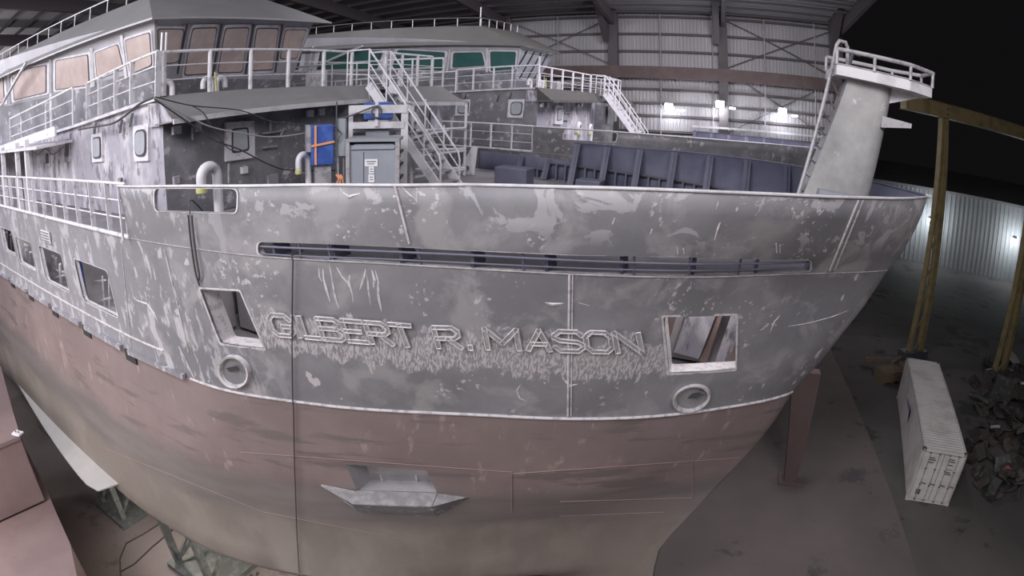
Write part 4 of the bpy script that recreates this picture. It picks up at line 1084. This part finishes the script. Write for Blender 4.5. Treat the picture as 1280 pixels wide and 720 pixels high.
# ------------------------------------------------------------------ the second ship, alongside
SKIP = ('letter', 'bow_mast', 'anchor_pocket', 'pocket', 'hawse', 'locker', 'frame_post', 'room_', 'tank', 'pipe_panel', 'weld_seam', 'plate_seam', 'work_lamp')
KEEP_NM = ('deck_locker',)
ship2 = thing_s('research_ship', BASE, 'identical grey research ship standing beyond the near one, green-tinted wheelhouse windows', 'ship')
ship2.matrix_world = Matrix.Translation(s2w(BASE+V((2.15, 16.9, .235)))) @ MS.to_4x4()
def clone(o, par, depth=0):
    if any(o.name.startswith(k) for k in SKIP) and not o.name.startswith(KEEP_NM): return
    c = o.copy(); COL.objects.link(c); c.parent = par
    if o.name.startswith('window') and o.type == 'MESH' and o.parent is whl and not o.name.startswith(('window_f', 'window_g')):
        c.material_slots[0].link = 'OBJECT'; c.material_slots[0].material = M['teal'] if (len(c.name) > 6 and c.location is not None and o.get('side')) else M['glass']
    if o.name.startswith('roof') or o.name.startswith('visor'):
        c.material_slots[0].link = 'OBJECT'; c.material_slots[0].material = M['visor2']
    if o is hull: 
        c.material_slots[0].link = 'OBJECT'; c.material_slots[0].material = M['wall_dark']
    if o is dh:
        for k_, mm in ((0, 'wall_dark'), (1, 'wall_light')):  # tones swapped here: lit front and shaded side put into the colour
            c.material_slots[k_].link = 'OBJECT'; c.material_slots[k_].material = M[mm]
    for ch in list(o.children): clone(ch, c, depth+1)
for ch in list(ship.children): clone(ch, ship2)

# ------------------------------------------------------------------ loose gear on the foredeck (each a thing of its own)
def fz(y, z): return None
class Face:
    """a vertical plane on the foredeck seen nearly square-on: P(px, py, back) gives its points"""
    def __init__(f, px, D, turn=0.0):
        d = MSI @ ray(px, 200); h = V((d.x, d.y, 0)).normalized(); f.o = h*D
        a = R(turn); f.n = V((-h.x*math.cos(a)+h.y*math.sin(a), -h.y*math.cos(a)-h.x*math.sin(a), 0))   # towards the eye
        f.r = V((-f.n.y, f.n.x, 0))
    def P(f, px, py, back=0.0):
        d = MSI @ ray(px, py); o = f.o - f.n*back; return d*(o.dot(f.n)/d.dot(f.n))
    def box(f, px0, py0, px1, py1, depth, back=0.0, z0=None):
        p, q = f.P(px0, py0, back), f.P(px1, py1, back); u0, u1 = (p-f.o).dot(f.r), (q-f.o).dot(f.r)
        zb_ = z0 if z0 is not None else q.z; c = f.o - f.n*(back+depth/2) + f.r*((u0+u1)/2); c.z = (p.z+zb_)/2
        return MB().cbox(c, (abs(u1-u0), depth, abs(p.z-zb_)), (f.r, f.n, V((0,0,1))))
fc = Face(466, 12.3, -9)
tf = thing_s('electrical_cabinet', V((fc.o.x, fc.o.y, ZK)), 'grey floor-standing electrical cabinet with white notices on its front, behind the bulwark', 'cabinet')
fc.box(436, 182, 495, 230, .75, .02, ZK+.08).build('body', M['cabinet'], tf, bevel=.01)
fc.box(432, 174, 499, 177, .85, -.04).build('top', M['cabinet'], tf)
for a_, c_ in ((432, 437), (494, 499)): fc.box(a_, 175, c_, 230, .08, -.03, ZK).build('corner_post', M['galv'], tf)
fc.box(437, 177, 494, 183, .6, .12).build('vent_gap', M['cab_dark'], tf)
MB().slab([fc.P(438, 187, -.02), fc.P(493, 186, -.02), fc.P(492, 179, .08), fc.P(443, 180, .08)], .02).build('vent_hood', M['cabinet'], tf)
fc.box(454, 190, 454.8, 230, .01, .008, ZK+.1).build('door_seam', M['steel'], tf)
fc.box(456, 199, 472, 208, .012, .0).build('notice', M['paper'], tf)
fc.box(461, 208.5, 467.5, 217, .012, .0).build('notice', M['paper'], tf)
fc.box(460.5, 218, 468, 228, .012, .0).build('notice', M['paper'], tf)
for q_ in ((458,201.5,470,202.5), (459,204.5,468,205.3), (462.5,211,466,211.8), (462.5,214,466.5,214.8), (462,221,466,221.8), (462,224,466.5,224.8)):
    fc.box(*q_, .012, -.004).build('notice_print', M['steel'], tf)
fs_ = Face(505, 12.2, -75)
for k in range(5):
    c = fc.P(499, 190+8*k, .2); MB().cbox(c+fc.r*.03-fc.n*.2, (.04, .5, .05), (fc.r, fc.n, V((0,0,1)))).build('side_vent', M['rail'] if k % 2 else M['cab_dark'], tf)
fb = Face(472, 13.4, 0)
fr_ = thing_s('lifting_frame', V((fb.o.x, fb.o.y, ZK)), 'white steel frame of two crossbeams on posts, standing behind the grey cabinet', 'frame')
fb.box(436, 132, 509, 141, .12).build('crossbeam', M['white'], fr_); fb.box(440, 153, 505, 160, .12).build('crossbeam', M['white'], fr_)
for a_, c_ in ((436, 441), (502, 509)): fb.box(a_, 133, c_, 225, .14, .02, ZK).build('post', M['white'], fr_)
fb.box(469, 126, 472.5, 158, .05, -.06).build('hanger', M['rail'], fr_)
c = fb.P(471, 140, -.12); MB().tube([c+fb.r*(.11*math.cos(t))+V((0,0,.14*math.sin(t))) for t in [i*math.pi/7 for i in range(15)]], .022, 6).build('shackle', M['steel'], fr_)
fb.box(457, 161, 486, 178, .1, .15).build('panel', M['cabinet'], fr_)
for y_ in (163, 170): fb.box(441, y_, 503, y_+1.8, .05, .3).build('rear_rail', M['white'], fr_)
MB().tube([fb.P(424, 149, -.1), fb.P(440, 144, -.1), fb.P(468, 133, -.1)], .022, 6).build('brace_rod', M['steel'], fr_)
fu = Face(472, 14.2, 0)
bu = thing_s('blue_crate', V((fu.o.x, fu.o.y, ZK)), 'blue plastic crate up behind the white steel frame', 'crate')
fu.box(455, 128, 491, 149, .5).build('body', M['blue'], bu, bevel=.02)
fu.box(460, 149, 486, 156, .4, .05).build('tray', M['rail'], bu)
fu.box(460, 156, 486, 200, .3, .1, ZK).build('stand', M['galv'], bu)
for y_ in (134, 141): fu.box(455, y_, 491, y_+1.2, .03, -.025).build('rib', M['blue'], bu)
ft = Face(403, 13.1, 6)
bc = thing_s('blue_tote', V((ft.o.x, ft.o.y, ZK)), 'tall blue wrapped tote tied with orange straps against the house front', 'tote')
ft.box(389, 157, 418, 206, .6).build('body', M['blue'], bc, bevel=.03)
ft.box(393, 157, 396, 206, .02, -.022).build('strap', M['orange'], bc); 
MB().bar(ft.P(389, 183, -.03), ft.P(418, 177, -.03), .02, .05).build('strap', M['orange'], bc)
ft.box(383, 157, 388.5, 190, .4, .1).build('back_panel', M['galv'], bc)
ft.box(394, 206, 414, 228, .4, .1, ZK).build('stand', M['galv'], bc)
fg = Face(425, 12.7, -5)
gb = thing_s('control_box', V((fg.o.x, fg.o.y, ZK)), 'narrow grey control box on a post, between the blue tote and the cabinet', 'box')
fg.box(420, 149, 432, 195, .3).build('body', M['cabinet'], gb, bevel=.01)
for a_ in (421.5, 428.5): fg.box(a_, 195, a_+2, 228, .06, .1, ZK).build('post', M['galv'], gb)
MB().tube([fg.P(421, 127, -.04), fg.P(421, 232, -.04)], .018, 6).build('conduit', M['steel'], gb)
MB().tube([fg.P(418, 157, -.06), fg.P(427, 167, -.06), fg.P(421, 177, -.06)], .014, 6).build('cable', M['hose'], gb)
for k in range(3): MB().tube([fg.P(420+3*k, 218, -.05), fg.P(424+2*k, 223, -.08), fg.P(421+4*k, 229, -.05)], .02, 6).build('lashing', M['orange'], gb)
rk = thing_s('pipe_scaffold', V((-8.2, 13.5, ZK)), 'galvanised pipe scaffold of rails around the foot of the ship stair', 'scaffold')
SX = -8.2
def ss(px, py, x=SX): return S(px, py, x=x)
for px in (516, 583): p = ss(px, 131); MB().tube([V((SX, p.y, ZK)), V((SX, p.y, p.z))], .045, 8).build('upright', M['rail'], rk)
for (ax, ay, cx, cy) in ((515,164,584,160),(515,188,584,186),(515,212,584,210),(516,172,560,163),(516,196,584,188),(518,222,584,211)):
    MB().tube([ss(ax, ay), ss(cx, cy)], .04, 8).build('ledger', M['rail'], rk)
p = ss(516, 131); MB().tube([p, p+V((0, -.15, .06)), p+V((0, -.35, .06))], .045, 8).build('bend', M['rail'], rk)
for cx, cy in ((583,160),(583,186),(583,210),(516,164),(516,188)):
    MB().cbox(ss(cx, cy), (.12, .12, .12)).build('coupler', M['steel'], rk)

# cables and ropes
def cable(name, pts, r, m, label, cat='cable', smooth=True):
    pts = [V(p) for p in pts]; sp = []
    for i in range(len(pts)-1):                      # Catmull-Rom
        p0 = pts[max(i-1, 0)]; p1 = pts[i]; p2 = pts[i+1]; p3 = pts[min(i+2, len(pts)-1)]
        for j in range(6):
            t = j/6; sp.append(.5*((2*p1)+(p2-p0)*t+(2*p0-5*p1+4*p2-p3)*t*t+(3*p1-p0-3*p2+p3)*t**3))
    sp.append(pts[-1])
    o = thing_s(name, sp[0], label, cat)
    MB().tube(sp, r, 6).build('strand', M[m], o, smooth=True); return o
F_ = lambda px, py: on_front(px, py, .9 + .0)
cable('power_cable', [F_(192,122), F_(225,140), F_(262,158), F_(300,166), F_(335,171), F_(372,168), F_(420,157)], .018, 'rope', 'grey cable sagging across the front window to the blue tote')
cable('power_cable', [F_(193,124), F_(240,156), F_(268,175), F_(300,187), F_(335,205), F_(365,213), F_(424,213)], .018, 'hose', 'dark cable drooping lowest along the house front, under the window')
cable('power_cable', [F_(194,121), F_(240,132), F_(300,138), F_(340,152), F_(380,156), F_(412,154)], .014, 'hose', 'thin dark cable lying over the front visor, topmost of the three')
cable('power_cable', [F_(240,132), F_(255,142), F_(268,164), F_(285,185), F_(300,190)], .012, 'hose', 'short thin dark cable hanging steeply off the visor')
T_ = lambda px, py: on_side(px, py, .35)
cable('air_hose', [T_(192,122), T_(178,128), T_(168,135), T_(152,148), T_(138,155), T_(120,158), T_(98,162)], .03, 'hose', 'black hose draped along the top of the pale side wall', 'hose')
cable('light_string', [on_side(39,187,.1), on_side(47,193,.1), on_side(57,186,.1), on_side(66,193,.1), on_side(80,183,.1)], .014, 'hose', 'looped black lighting wire hung on the pale side wall, aft', 'wire')
h0 = hit(371, 317); h0 = V((h0.x, h0.y-.12, h0.z))
wtop = s2w(h0)
tr_ = thing_w('tag_line', wtop, 'single dark rope hanging down the hull from the slot to the floor', 'rope')
rp_ = [s2w(hit(*p)+V((0, -.07, 0))) for p in ((370,325),(369,370),(368.5,430),(369,500),(370,512),(370.5,560),(372,620),(374,680),(376,712))]
MB().tube([s2w(h0+V((0,.3,.02))), wtop]+rp_+[Wz(377, 760, .02)], .012, 6).build('strand', M['hose'], tr_)
hs_ = [hit(*p) for p in ((238,268),(240,290),(243,315),(247,340),(252,356))]
cable('welding_lead', [p+V((0,-.05,0)) for p in hs_], .02, 'hose', 'doubled black lead hanging from the bulwark notch to the aft square opening')
cable('welding_lead', [p+V((.12,-.05,0)) for p in hs_[:4]]+[hs_[4]+V((0,-.05,.1))], .016, 'hose', 'thinner black lead beside the doubled one under the bulwark notch')
cable('retrieval_line', [hit(240,268)+V((0,-.05,0)), hit(236,266)+V((0,.1,.2)), V((-8.7, 6.5, -2.3))], .012, 'hose', 'short line tied over the edge of the bulwark notch', 'rope')


# ------------------------------------------------------------------ shipping container in the yard
ca = V((18.62, 16.76, 0)); cy_ = -.58; e1 = V((math.cos(cy_), math.sin(cy_), 0)); e2 = V((-math.sin(cy_), math.cos(cy_), 0)); CW, CL, CH = 2.44, 12.19, 2.9
def cp(u, v, z): return ca+e1*u+e2*v+V((0, 0, z))
ct = thing_w('shipping_container', ca+e1*CW/2+e2*CL/2, 'long white corrugated shipping container standing in the dark yard', 'container')
def corr(p0, du, length, dv, height, dn, pitch, dep, name):
    n = int(length/pitch); prof = []
    for i in range(n):
        x = i*length/n; w = length/n
        prof += [(x, 0), (x+w*.35, 0), (x+w*.5, dep), (x+w*.85, dep)]
    prof.append((length, 0)); vs = []
    for x, d in prof:
        for h in (0, height): vs.append(p0+du*x+dv*h-dn*d)
    k = len(vs); vs += [v-dn*.03 for v in vs]
    fs = [(2*i, 2*i+2, 2*i+3, 2*i+1) for i in range(len(prof)-1)]
    return MB().add(vs, fs+[tuple(k+i for i in f[::-1]) for f in fs]).build(name, M['cont'], ct)
Zu = V((0,0,1))
corr(cp(0, .1, .12), e2, CL-.2, Zu, CH-.2, -e1, .28, .036, 'side_panel')
corr(cp(CW, .1, .12), e2, CL-.2, Zu, CH-.2, e1, .28, .036, 'side_panel')
corr(cp(.06, .1, CH-.03), e2, CL-.2, e1, CW-.12, Zu, .26, .03, 'roof_panel')
corr(cp(.06, CL-.05, .12), e1, CW-.12, Zu, CH-.2, e2, .28, .03, 'end_panel')
MB().slab([cp(.05, .1, .15), cp(CW-.05, .1, .15), cp(CW-.05, CL-.1, .15), cp(.05, CL-.1, .15)], .1).build('floor_frame', M['cont_dark'], ct)
for u in (.05, CW-.05):
    for z in (.08, CH-.06): MB().bar(cp(u, 0, z), cp(u, CL, z), .1, .14).build('side_rail', M['cont'], ct)
    for v in (.06, CL-.06): MB().bar(cp(u, v, 0), cp(u, v, CH), .13, .13).build('corner_post', M['cont'], ct)
    for v in (.09, CL-.09):
        for z in (.06, CH-.05): MB().cbox(cp(u, v, z), (.19, .19, .14), (e1, e2, Zu)).build('corner_casting', M['cont_dark'] if z > 1 else M['cont'], ct)
for v in (.05, CL-.05):
    for z in (.08, CH-.07): MB().bar(cp(.1, v, z), cp(CW-.1, v, z), .1, .13).build('end_rail', M['cont'], ct)
MB().cbox(cp(CW/2, .09, CH/2), (CW-.2, .03, CH-.3), (e1, e2, Zu)).build('door_gasket', M['cont_dark'], ct)
for k, (u0, u1) in enumerate(((.13, 1.205), (1.235, CW-.13))):
    dpan = MB().cbox(cp((u0+u1)/2, .045, CH/2-.01), (u1-u0, .05, CH-.36), (e1, e2, Zu)).build('door', M['cont'], ct)
    for z in (.75, 1.35, 1.95): MB().bar(cp(u0+.04, -.0, z), cp(u1-.04, -.0, z), .03, .05).build('door_rib', M['cont'], dpan)
    for f in (.28, .76):
        u = u0+(u1-u0)*f; MB().tube([cp(u, -.05, .1), cp(u, -.05, CH-.1)], .022, 6).build('lock_rod', M['galv'], dpan)
        MB().bar(cp(u-.02, -.08, 1.15), cp(u+.3, -.08, 1.1), .02, .04).build('lock_handle', M['cont_dark'], dpan)
        for z in (.14, CH-.15, 1.0, 1.9): MB().cbox(cp(u, -.03, z), (.1, .06, .06), (e1, e2, Zu)).build('keeper', M['cont_dark'], dpan)
    b = MB()
    rows_ = (2.45, 2.34, 2.2) if k == 0 else (2.5, 2.38, 2.2, 1.95, 1.8, 1.7)
    for j, z in enumerate(rows_): b.slab([cp(u0+.32, -.002, z), cp(u0+.32+(.38 if j % 2 else .30), -.002, z), cp(u0+.32+(.38 if j % 2 else .30), -.002, z+.055), cp(u0+.32, -.002, z+.055)], .005)
    o = b.build('door_marking', M['cont_dark'], dpan); o['kind'] = 'stuff'
b = MB(); b.slab([cp(.35, -.003, .42), cp(.6, -.003, .42), cp(.6, -.003, .72), cp(.35, -.003, .72)], .005); b.build('placard', M['cont_dark'], ct)
b = MB()
lp = lambda v, z: cp(-.012, v, z)
b.slab([lp(6.1, 1.35), lp(6.5, 1.7), lp(6.1, 2.05), lp(5.8, 1.7)], .01); b.slab([lp(5.85, 1.3), lp(6.0, 1.25), lp(6.6, 1.95), lp(6.5, 2.1)], .012)
b.build('side_emblem', M['logo'], ct)
b = MB()
for j in range(4): b.slab([lp(6.8+.32*j, 1.6), lp(7.02+.32*j, 1.6), lp(7.02+.32*j, 1.9), lp(6.8+.32*j, 1.9)], .01)
b.build('side_lettering', M['cabinet'], ct)

# ------------------------------------------------------------------ yellow gantry crane
g0 = Wz(1141, 447); D0 = math.hypot(g0.x, g0.y)
top = Wy(1181, 139, D0); zb = top.z
gc = thing_w('gantry_crane', V((g0.x, g0.y, 0)), 'tall yellow gantry crane beam on lattice legs, out in the dark yard', 'crane')
dR = ray(1280, 167); kR = (zb-EYE.z)/dR.z; bR = EYE+dR*kR
bd = (bR-top); bd.z = 0; bd.normalize(); bn_ = V((-bd.y, bd.x, 0))
bl = top-bd*4.7
br_ = top+bd*24
b = MB(); b.bar(bl, br_, .7, 1.05); b.build('main_beam', M['crane'], gc)
for z in (.52, -.52): MB().bar(bl+V((0,0,z)), br_+V((0,0,z)), .85, .06).build('flange', M['crane'], gc)
def leg(base_, top_, nm='leg'):
    for o_, w in ((0, .5), (-1, .2)):
        q = base_+bn_*0 + bd*(o_*1.35)
        MB().bar(q, top_+bd*(o_*.42), w, .5, up=bn_).build(nm, M['crane'], gc)
    for k in range(9):
        f0, f1 = k/9, (k+.75)/9
        A = (base_+bd*-1.35).lerp(top_+bd*-.42, f0); Bq = base_.lerp(top_, f1)
        MB().bar(A, Bq, .10).build('lacing', M['crane'], gc)
    MB().cbox(base_+bd*-.7+V((0,0,.35)), (2.6, 1.2, .7), (bd, bn_, Zu)).build('bogie', M['steel'], gc)
lt = Wz(1147, 447); leg(V((lt.x, lt.y, 0)), V((top.x, top.y, zb-.5)))
r0 = Wz(1251, 472); rt_ = Wy(1294, 205, math.hypot(r0.x, r0.y)); leg(V((r0.x, r0.y, 0)), V((r0.x, r0.y, 0)).lerp(rt_, 1.12))
MB().cbox(top+bn_*-.38+V((0,0,.15)), (.15, .06, .15)).build('bolt_plate', M['steel'], gc)
MB().cbox(top+bn_*-.38+V((0,0,-.25)), (.15, .06, .15)).build('bolt_plate', M['steel'], gc)

# ------------------------------------------------------------------ scrap heap by the container
def chunk(kind, rnd, s):
    b = MB()
    if kind == 0:     # crumpled plate
        pts = [V((math.cos(a)*s*rnd.uniform(.6, 1), math.sin(a)*s*rnd.uniform(.5, 1), 0)) for a in [i*math.pi/3 for i in range(6)]]
        vs = [p+V((0,0,rnd.uniform(-.25, .3)*s)) for p in pts]+[V((0,0,.25*s))]
        b.add(vs+[v+V((0,0,-.06)) for v in vs], [(i, (i+1) % 6, 6) for i in range(6)]+[(7+(i+1) % 6, 7+i, 13) for i in range(6)]+[(i, 7+i, 7+(i+1) % 6, (i+1) % 6) for i in range(6)])
    elif kind == 1:   # torn block
        b.cbox((0,0,0), (s*1.3, s*.8, s*.7)); b.v = [tuple(V(v)+V((rnd.uniform(-.2,.2), rnd.uniform(-.2,.2), rnd.uniform(-.2,.2)))*s) for v in b.v]
    elif kind == 2:   # pipe stub
        b.tube([(-s, 0, 0), (-s*.2, .1*s, .08*s), (s, 0, 0)], s*.28, 8, cap=False); b.tube([(-s, 0, 0), (-s*.2, .1*s, .08*s), (s, 0, 0)], s*.22, 8, cap=False)
    else:             # bent bar
        b.tube([(-s, 0, 0), (-s*.3, s*.3, s*.1), (s*.4, -.2*s, .4*s), (s, .1*s, .1*s)], s*.07, 5)
    return b
LB = {0: ('scrap_plate', 'crumpled dark scrap plate lying in the heap beside the container', 'scrap'), 1: ('scrap_block', 'torn dark scrap block lying in the heap beside the container', 'scrap'),
      2: ('scrap_pipe', 'open scrap pipe stub lying in the heap beside the container', 'scrap'), 3: ('scrap_bar', 'bent scrap bar lying in the heap beside the container', 'scrap')}
GR = {0: 'crumpled plates in the scrap heap', 1: 'torn blocks in the scrap heap', 2: 'pipe stubs in the scrap heap', 3: 'bent bars in the scrap heap'}
rnd = random.Random(3); pool = {k: [] for k in range(4)}
for i in range(150):
    t = rnd.random(); py = 452+t*175
    lo = 1216 if py < 520 else (1212 if py < 560 else 1205)
    px = rnd.uniform(lo+max(0, (py-590)*.5), 1300)
    kind = rnd.choice((0, 0, 0, 1, 1, 1, 2, 3)); 
    p = Wz(px, py); edge = min(1, (px-lo)/45)
    if (p-ca).dot(e1) < CW+.5 and (p-ca).dot(e2) > -.6: continue
    h = rnd.uniform(.1, .35)+edge*rnd.uniform(0, .8)
    if len(pool[kind]) < 9:
        o = chunk(kind, rnd, rnd.uniform(.45, .8)).build(LB[kind][0], M[rnd.choice(('scrapa', 'scrapb', 'scrapa'))]); pool[kind].append(o)
    else:
        o = rnd.choice(pool[kind]).copy(); COL.objects.link(o)
    o.location = (p.x, p.y, h); o.rotation_euler = (rnd.uniform(-.9, .9), rnd.uniform(-.9, .9), rnd.uniform(0, 6.28))
    sc_ = rnd.uniform(.75, 1.25); o.scale = (sc_, sc_, sc_)
    tag(o, LB[kind][1], LB[kind][2], GR[kind])
def single(name, b, m, loc, rot, label, cat, group=None):
    o = b.build(name, M[m]); o.location = loc; o.rotation_euler = rot; return tag(o, label, cat, group)
p = Wz(1246, 508); single('concrete_slab', MB().box((-.9, -.15, 0), (.9, .15, 2.1)), 'scrapb', (p.x, p.y, 0), (-.25, .15, -.6), 'pale slab leaning upright at the back of the scrap heap', 'slab')
for k, (px, py, s_, lb) in enumerate(((1240, 622, .55, 'red scrap piece at the near edge of the heap, lower of two'), (1253, 605, .5, 'red scrap piece in the heap, upper of two'))):
    p = Wz(px, py); single('red_scrap', chunk(0 if k == 0 else 1, rnd, s_), 'scrapr', (p.x, p.y, .5+.3*k), (.5, .6, .4*k), lb, 'scrap')
for k, (px, py, lb) in enumerate(((1262, 470, 'pale tangled sheet on top of the heap under the crane leg'), (1276, 500, 'pale bent sheet at the right edge of the heap'), (1238, 552, 'bright can in the middle of the scrap heap'))):
    p = Wz(px, py); single('scrap_sheet', chunk((0, 0, 2)[k], rnd, (1.2, .8, .35)[k]), 'keelgrey', (p.x, p.y, (1.5, 1.2, 1.0)[k]), (.3, .4, k), lb, 'scrap')
p = Wz(1110, 476); cb = thing_w('timber_crate', V((p.x, p.y, 0)), 'small timber crate on the yard floor behind the container', 'crate')
for k in range(5): MB().box((p.x-1.0, p.y-.6+.27*k, .15), (p.x+1.0, p.y-.6+.27*k+.22, .9)).build('board', M['wood'], cb)
for k in (-.9, 0, .9): MB().box((p.x+k-.08, p.y-.6, 0), (p.x+k+.08, p.y+.7, .15)).build('skid', M['wood'], cb)
for k, (px, py, a, L2) in enumerate(((1122, 452, .5, 2.6), (1096, 452, -.2, 2.2), (1128, 462, 1.2, 1.8))):
    p = Wz(px, py); single('timber', MB().box((-L2/2, -.15, 0), (L2/2, .15, .3)), 'wood', (p.x, p.y, 0), (0, 0, a), ('longest loose timber, between the crane foot and the container end', 'loose timber lying left of the crane foot, beyond the crate', 'shortest loose timber, lying crosswise against the container end')[k], 'timber', 'loose timbers by the crane foot')

# ------------------------------------------------------------------ what the ship stands on, and the primed steelwork around it
hx, hy_ = MS @ V((1, 0, 0)), MS @ V((0, 1, 0)); hx.z = hy_.z = 0; hx.normalize(); hy_.normalize()
def stand(sx_, sy_, w, d, label, m='greensteel', src=None, dz=0.0, off=None):
    c = s2w((sx_, sy_, -13.02)) if off is None else s2w(V((sx_, sy_, -13.02))+off)
    top_ = c.z-.55; base_ = V((c.x, c.y, 0))
    t = thing_w('support_stand', base_, label, 'stand', None)
    ax = (hx, hy_, Zu)
    MB().cbox(base_+V((0,0,.12)), (w*1.2, d*1.1, .24), ax).build('base_frame', M[m], t)
    for i in (-1, 1):
        for j in (-1, 1):
            q = base_+hx*(i*w*.42)+hy_*(j*d*.42); MB().bar(q+V((0,0,.2)), V((q.x, q.y, top_-.2)), .28, .28, up=hx).build('leg', M[m], t)
        a_ = base_+hx*(i*w*.42)-hy_*(d*.42); c_ = base_+hx*(i*w*.42)+hy_*(d*.42)
        MB().bar(a_+V((0,0,.4)), c_+V((0,0,top_-.5)), .12).build('brace', M[m], t)
    a_ = base_-hx*(w*.42)-hy_*(d*.42); c_ = base_+hx*(w*.42)-hy_*(d*.42)
    MB().bar(a_+V((0,0,.4)), c_+V((0,0,top_-.5)), .12).build('brace', M[m], t)
    MB().cbox(base_+V((0,0,top_-.15)), (w, d, .3), ax).build('head_beam', M[m], t)
    for k in range(4):
        q = base_+hx*(w*(-.36+.24*k))+V((0,0,top_+.22)); MB().cbox(q, (w*.2, d*.9, .46), ax).build('packing_timber', M['wood'], t)
    return t
stand(-15.6, 8.3, 2.6, 3.0, 'grey-green braced steel stand under the bilge, just forward of the grey fin')
stand(-9.0, 9.6, 2.2, 2.4, 'pink braced steel stand under the hull near the bottom edge of the view', 'pinksteel')
stand(-22.5, 8.3, 2.6, 3.0, 'grey-green braced steel stand under the ship, farther aft behind the grey fin')
stand(-3.6, 11.6, 1.6, 1.6, 'grey-green keel stand under the bow, behind the forefoot')
stand(-34, 9.5, 3, 3, 'grey-green braced steel stand, aftmost under the near ship')
o2 = V((2.15, 16.9, .235))
stand(-8, 11.6, 2.4, 3, 'braced steel stand under the forward half of the far ship', off=o2)
stand(-26, 11.6, 2.4, 3, 'braced steel stand under the after half of the far ship', off=o2)
# primed steel column beyond the bow
pb = Wz(987, 600); zt2 = 0
dt = ray(1013, 463); D_ = math.hypot(pb.x, pb.y); zt2 = EYE.z + dt.z*D_/math.hypot(dt.x, dt.y)
pc = thing_w('steel_column', V((pb.x, pb.y, 0)), 'pink primed steel column standing on the floor beyond the bow', 'column')
MB().frustum([pb+hx*a_+hy_*b_ for a_, b_ in ((-.3, -.3), (.3, -.3), (.3, .3), (-.3, .3))], [V((pb.x, pb.y, zt2))+hx*a_+hy_*b_ for a_, b_ in ((-1.1, -.3), (.25, -.3), (.25, .3), (-1.1, .3))]).build('shaft', M['pinksteel'], pc)
for z in (.3, .62): MB().cbox(V((pb.x, pb.y, zt2*z))-hx*.42, (.12, .5, .5), (hx, hy_, Zu)).build('lug', M['greensteel'], pc)
MB().cbox(pb+V((0,0,.05)), (1.2, 1.1, .1), (hx, hy_, Zu)).build('base_plate', M['pinksteel'], pc)
# big primed blocks at the lower left
def block(name, pix, z, h, label, m='pinksteel'):
    P = [Wz(px, py, z) for px, py in pix]; c = sum(P, V((0,0,0)))/len(P)
    t = thing_w(name, V((c.x, c.y, z-h)), label, 'steelwork')
    b = MB(); b.prism([(p.x, p.y) for p in P], z-h, z); b.build('box_body', M[m], t)
    b = MB()
    for i in range(len(P)): b.bar(P[i]+V((0,0,-.06)), P[(i+1) % len(P)]+V((0,0,-.06)), .12, .14)
    b.build('edge_flange', M['keelgrey'] if m == 'x' else M[m], t)
    return t, P
t, P = block('steel_girder', [(-70, 640), (27, 553), (56, 610), (86, 680), (104, 760), (-60, 800)], 4.2, 4.2, 'broad pink primed steel girder filling the lower left corner')
t, P = block('steel_module', [(-60, 470), (0, 458), (24, 545), (-60, 580)], 7.0, 2.7, 'pink primed steel module standing above the girder at the left edge')
q = P[2]; MB().cbox(q+V((-.2,.1,.03)), (.5, .3, .06)).build('end_plate', M['rail'], t)
for k in range(2): MB().tube([q+V((-.3+.2*k, .1, .05)), q+V((-.3+.2*k, .1, .12))], .03, 6).build('bolt', M['steel'], t)
# hoses on the floor
for k, (pts, lb) in enumerate((([(205,652),(180,668),(158,680),(150,700),(152,730)], 'dark hose looping on the dusty floor beside the braced stand'), ([(232,650),(215,664),(190,685),(168,706),(150,716)], 'thin straight hose across the dusty floor, right of the looping one'),
      ([(300,690),(292,700),(275,712),(255,722)], 'dark hose trailing from the pink stand'))):
    W_ = [Wz(*p)+V((0,0,.04)) for p in pts]; o = thing_w('floor_hose', W_[0], lb, 'hose')
    MB().tube(W_, .035, 6).build('strand', M['hose'], o, smooth=True)
rnd = random.Random(11)
for k in range(26):
    p = Wz(rnd.uniform(262, 345), rnd.uniform(690, 730)); s_ = rnd.uniform(.08, .22)
    single('rubble', chunk(rnd.choice((0, 1)), rnd, s_), 'scrapb', (p.x, p.y, s_*.4), (rnd.uniform(-.3,.3), rnd.uniform(-.3,.3), rnd.uniform(0,6)), 'small rubble piece on the floor below the hull near the pink stand', 'rubble', 'rubble by the pink stand')
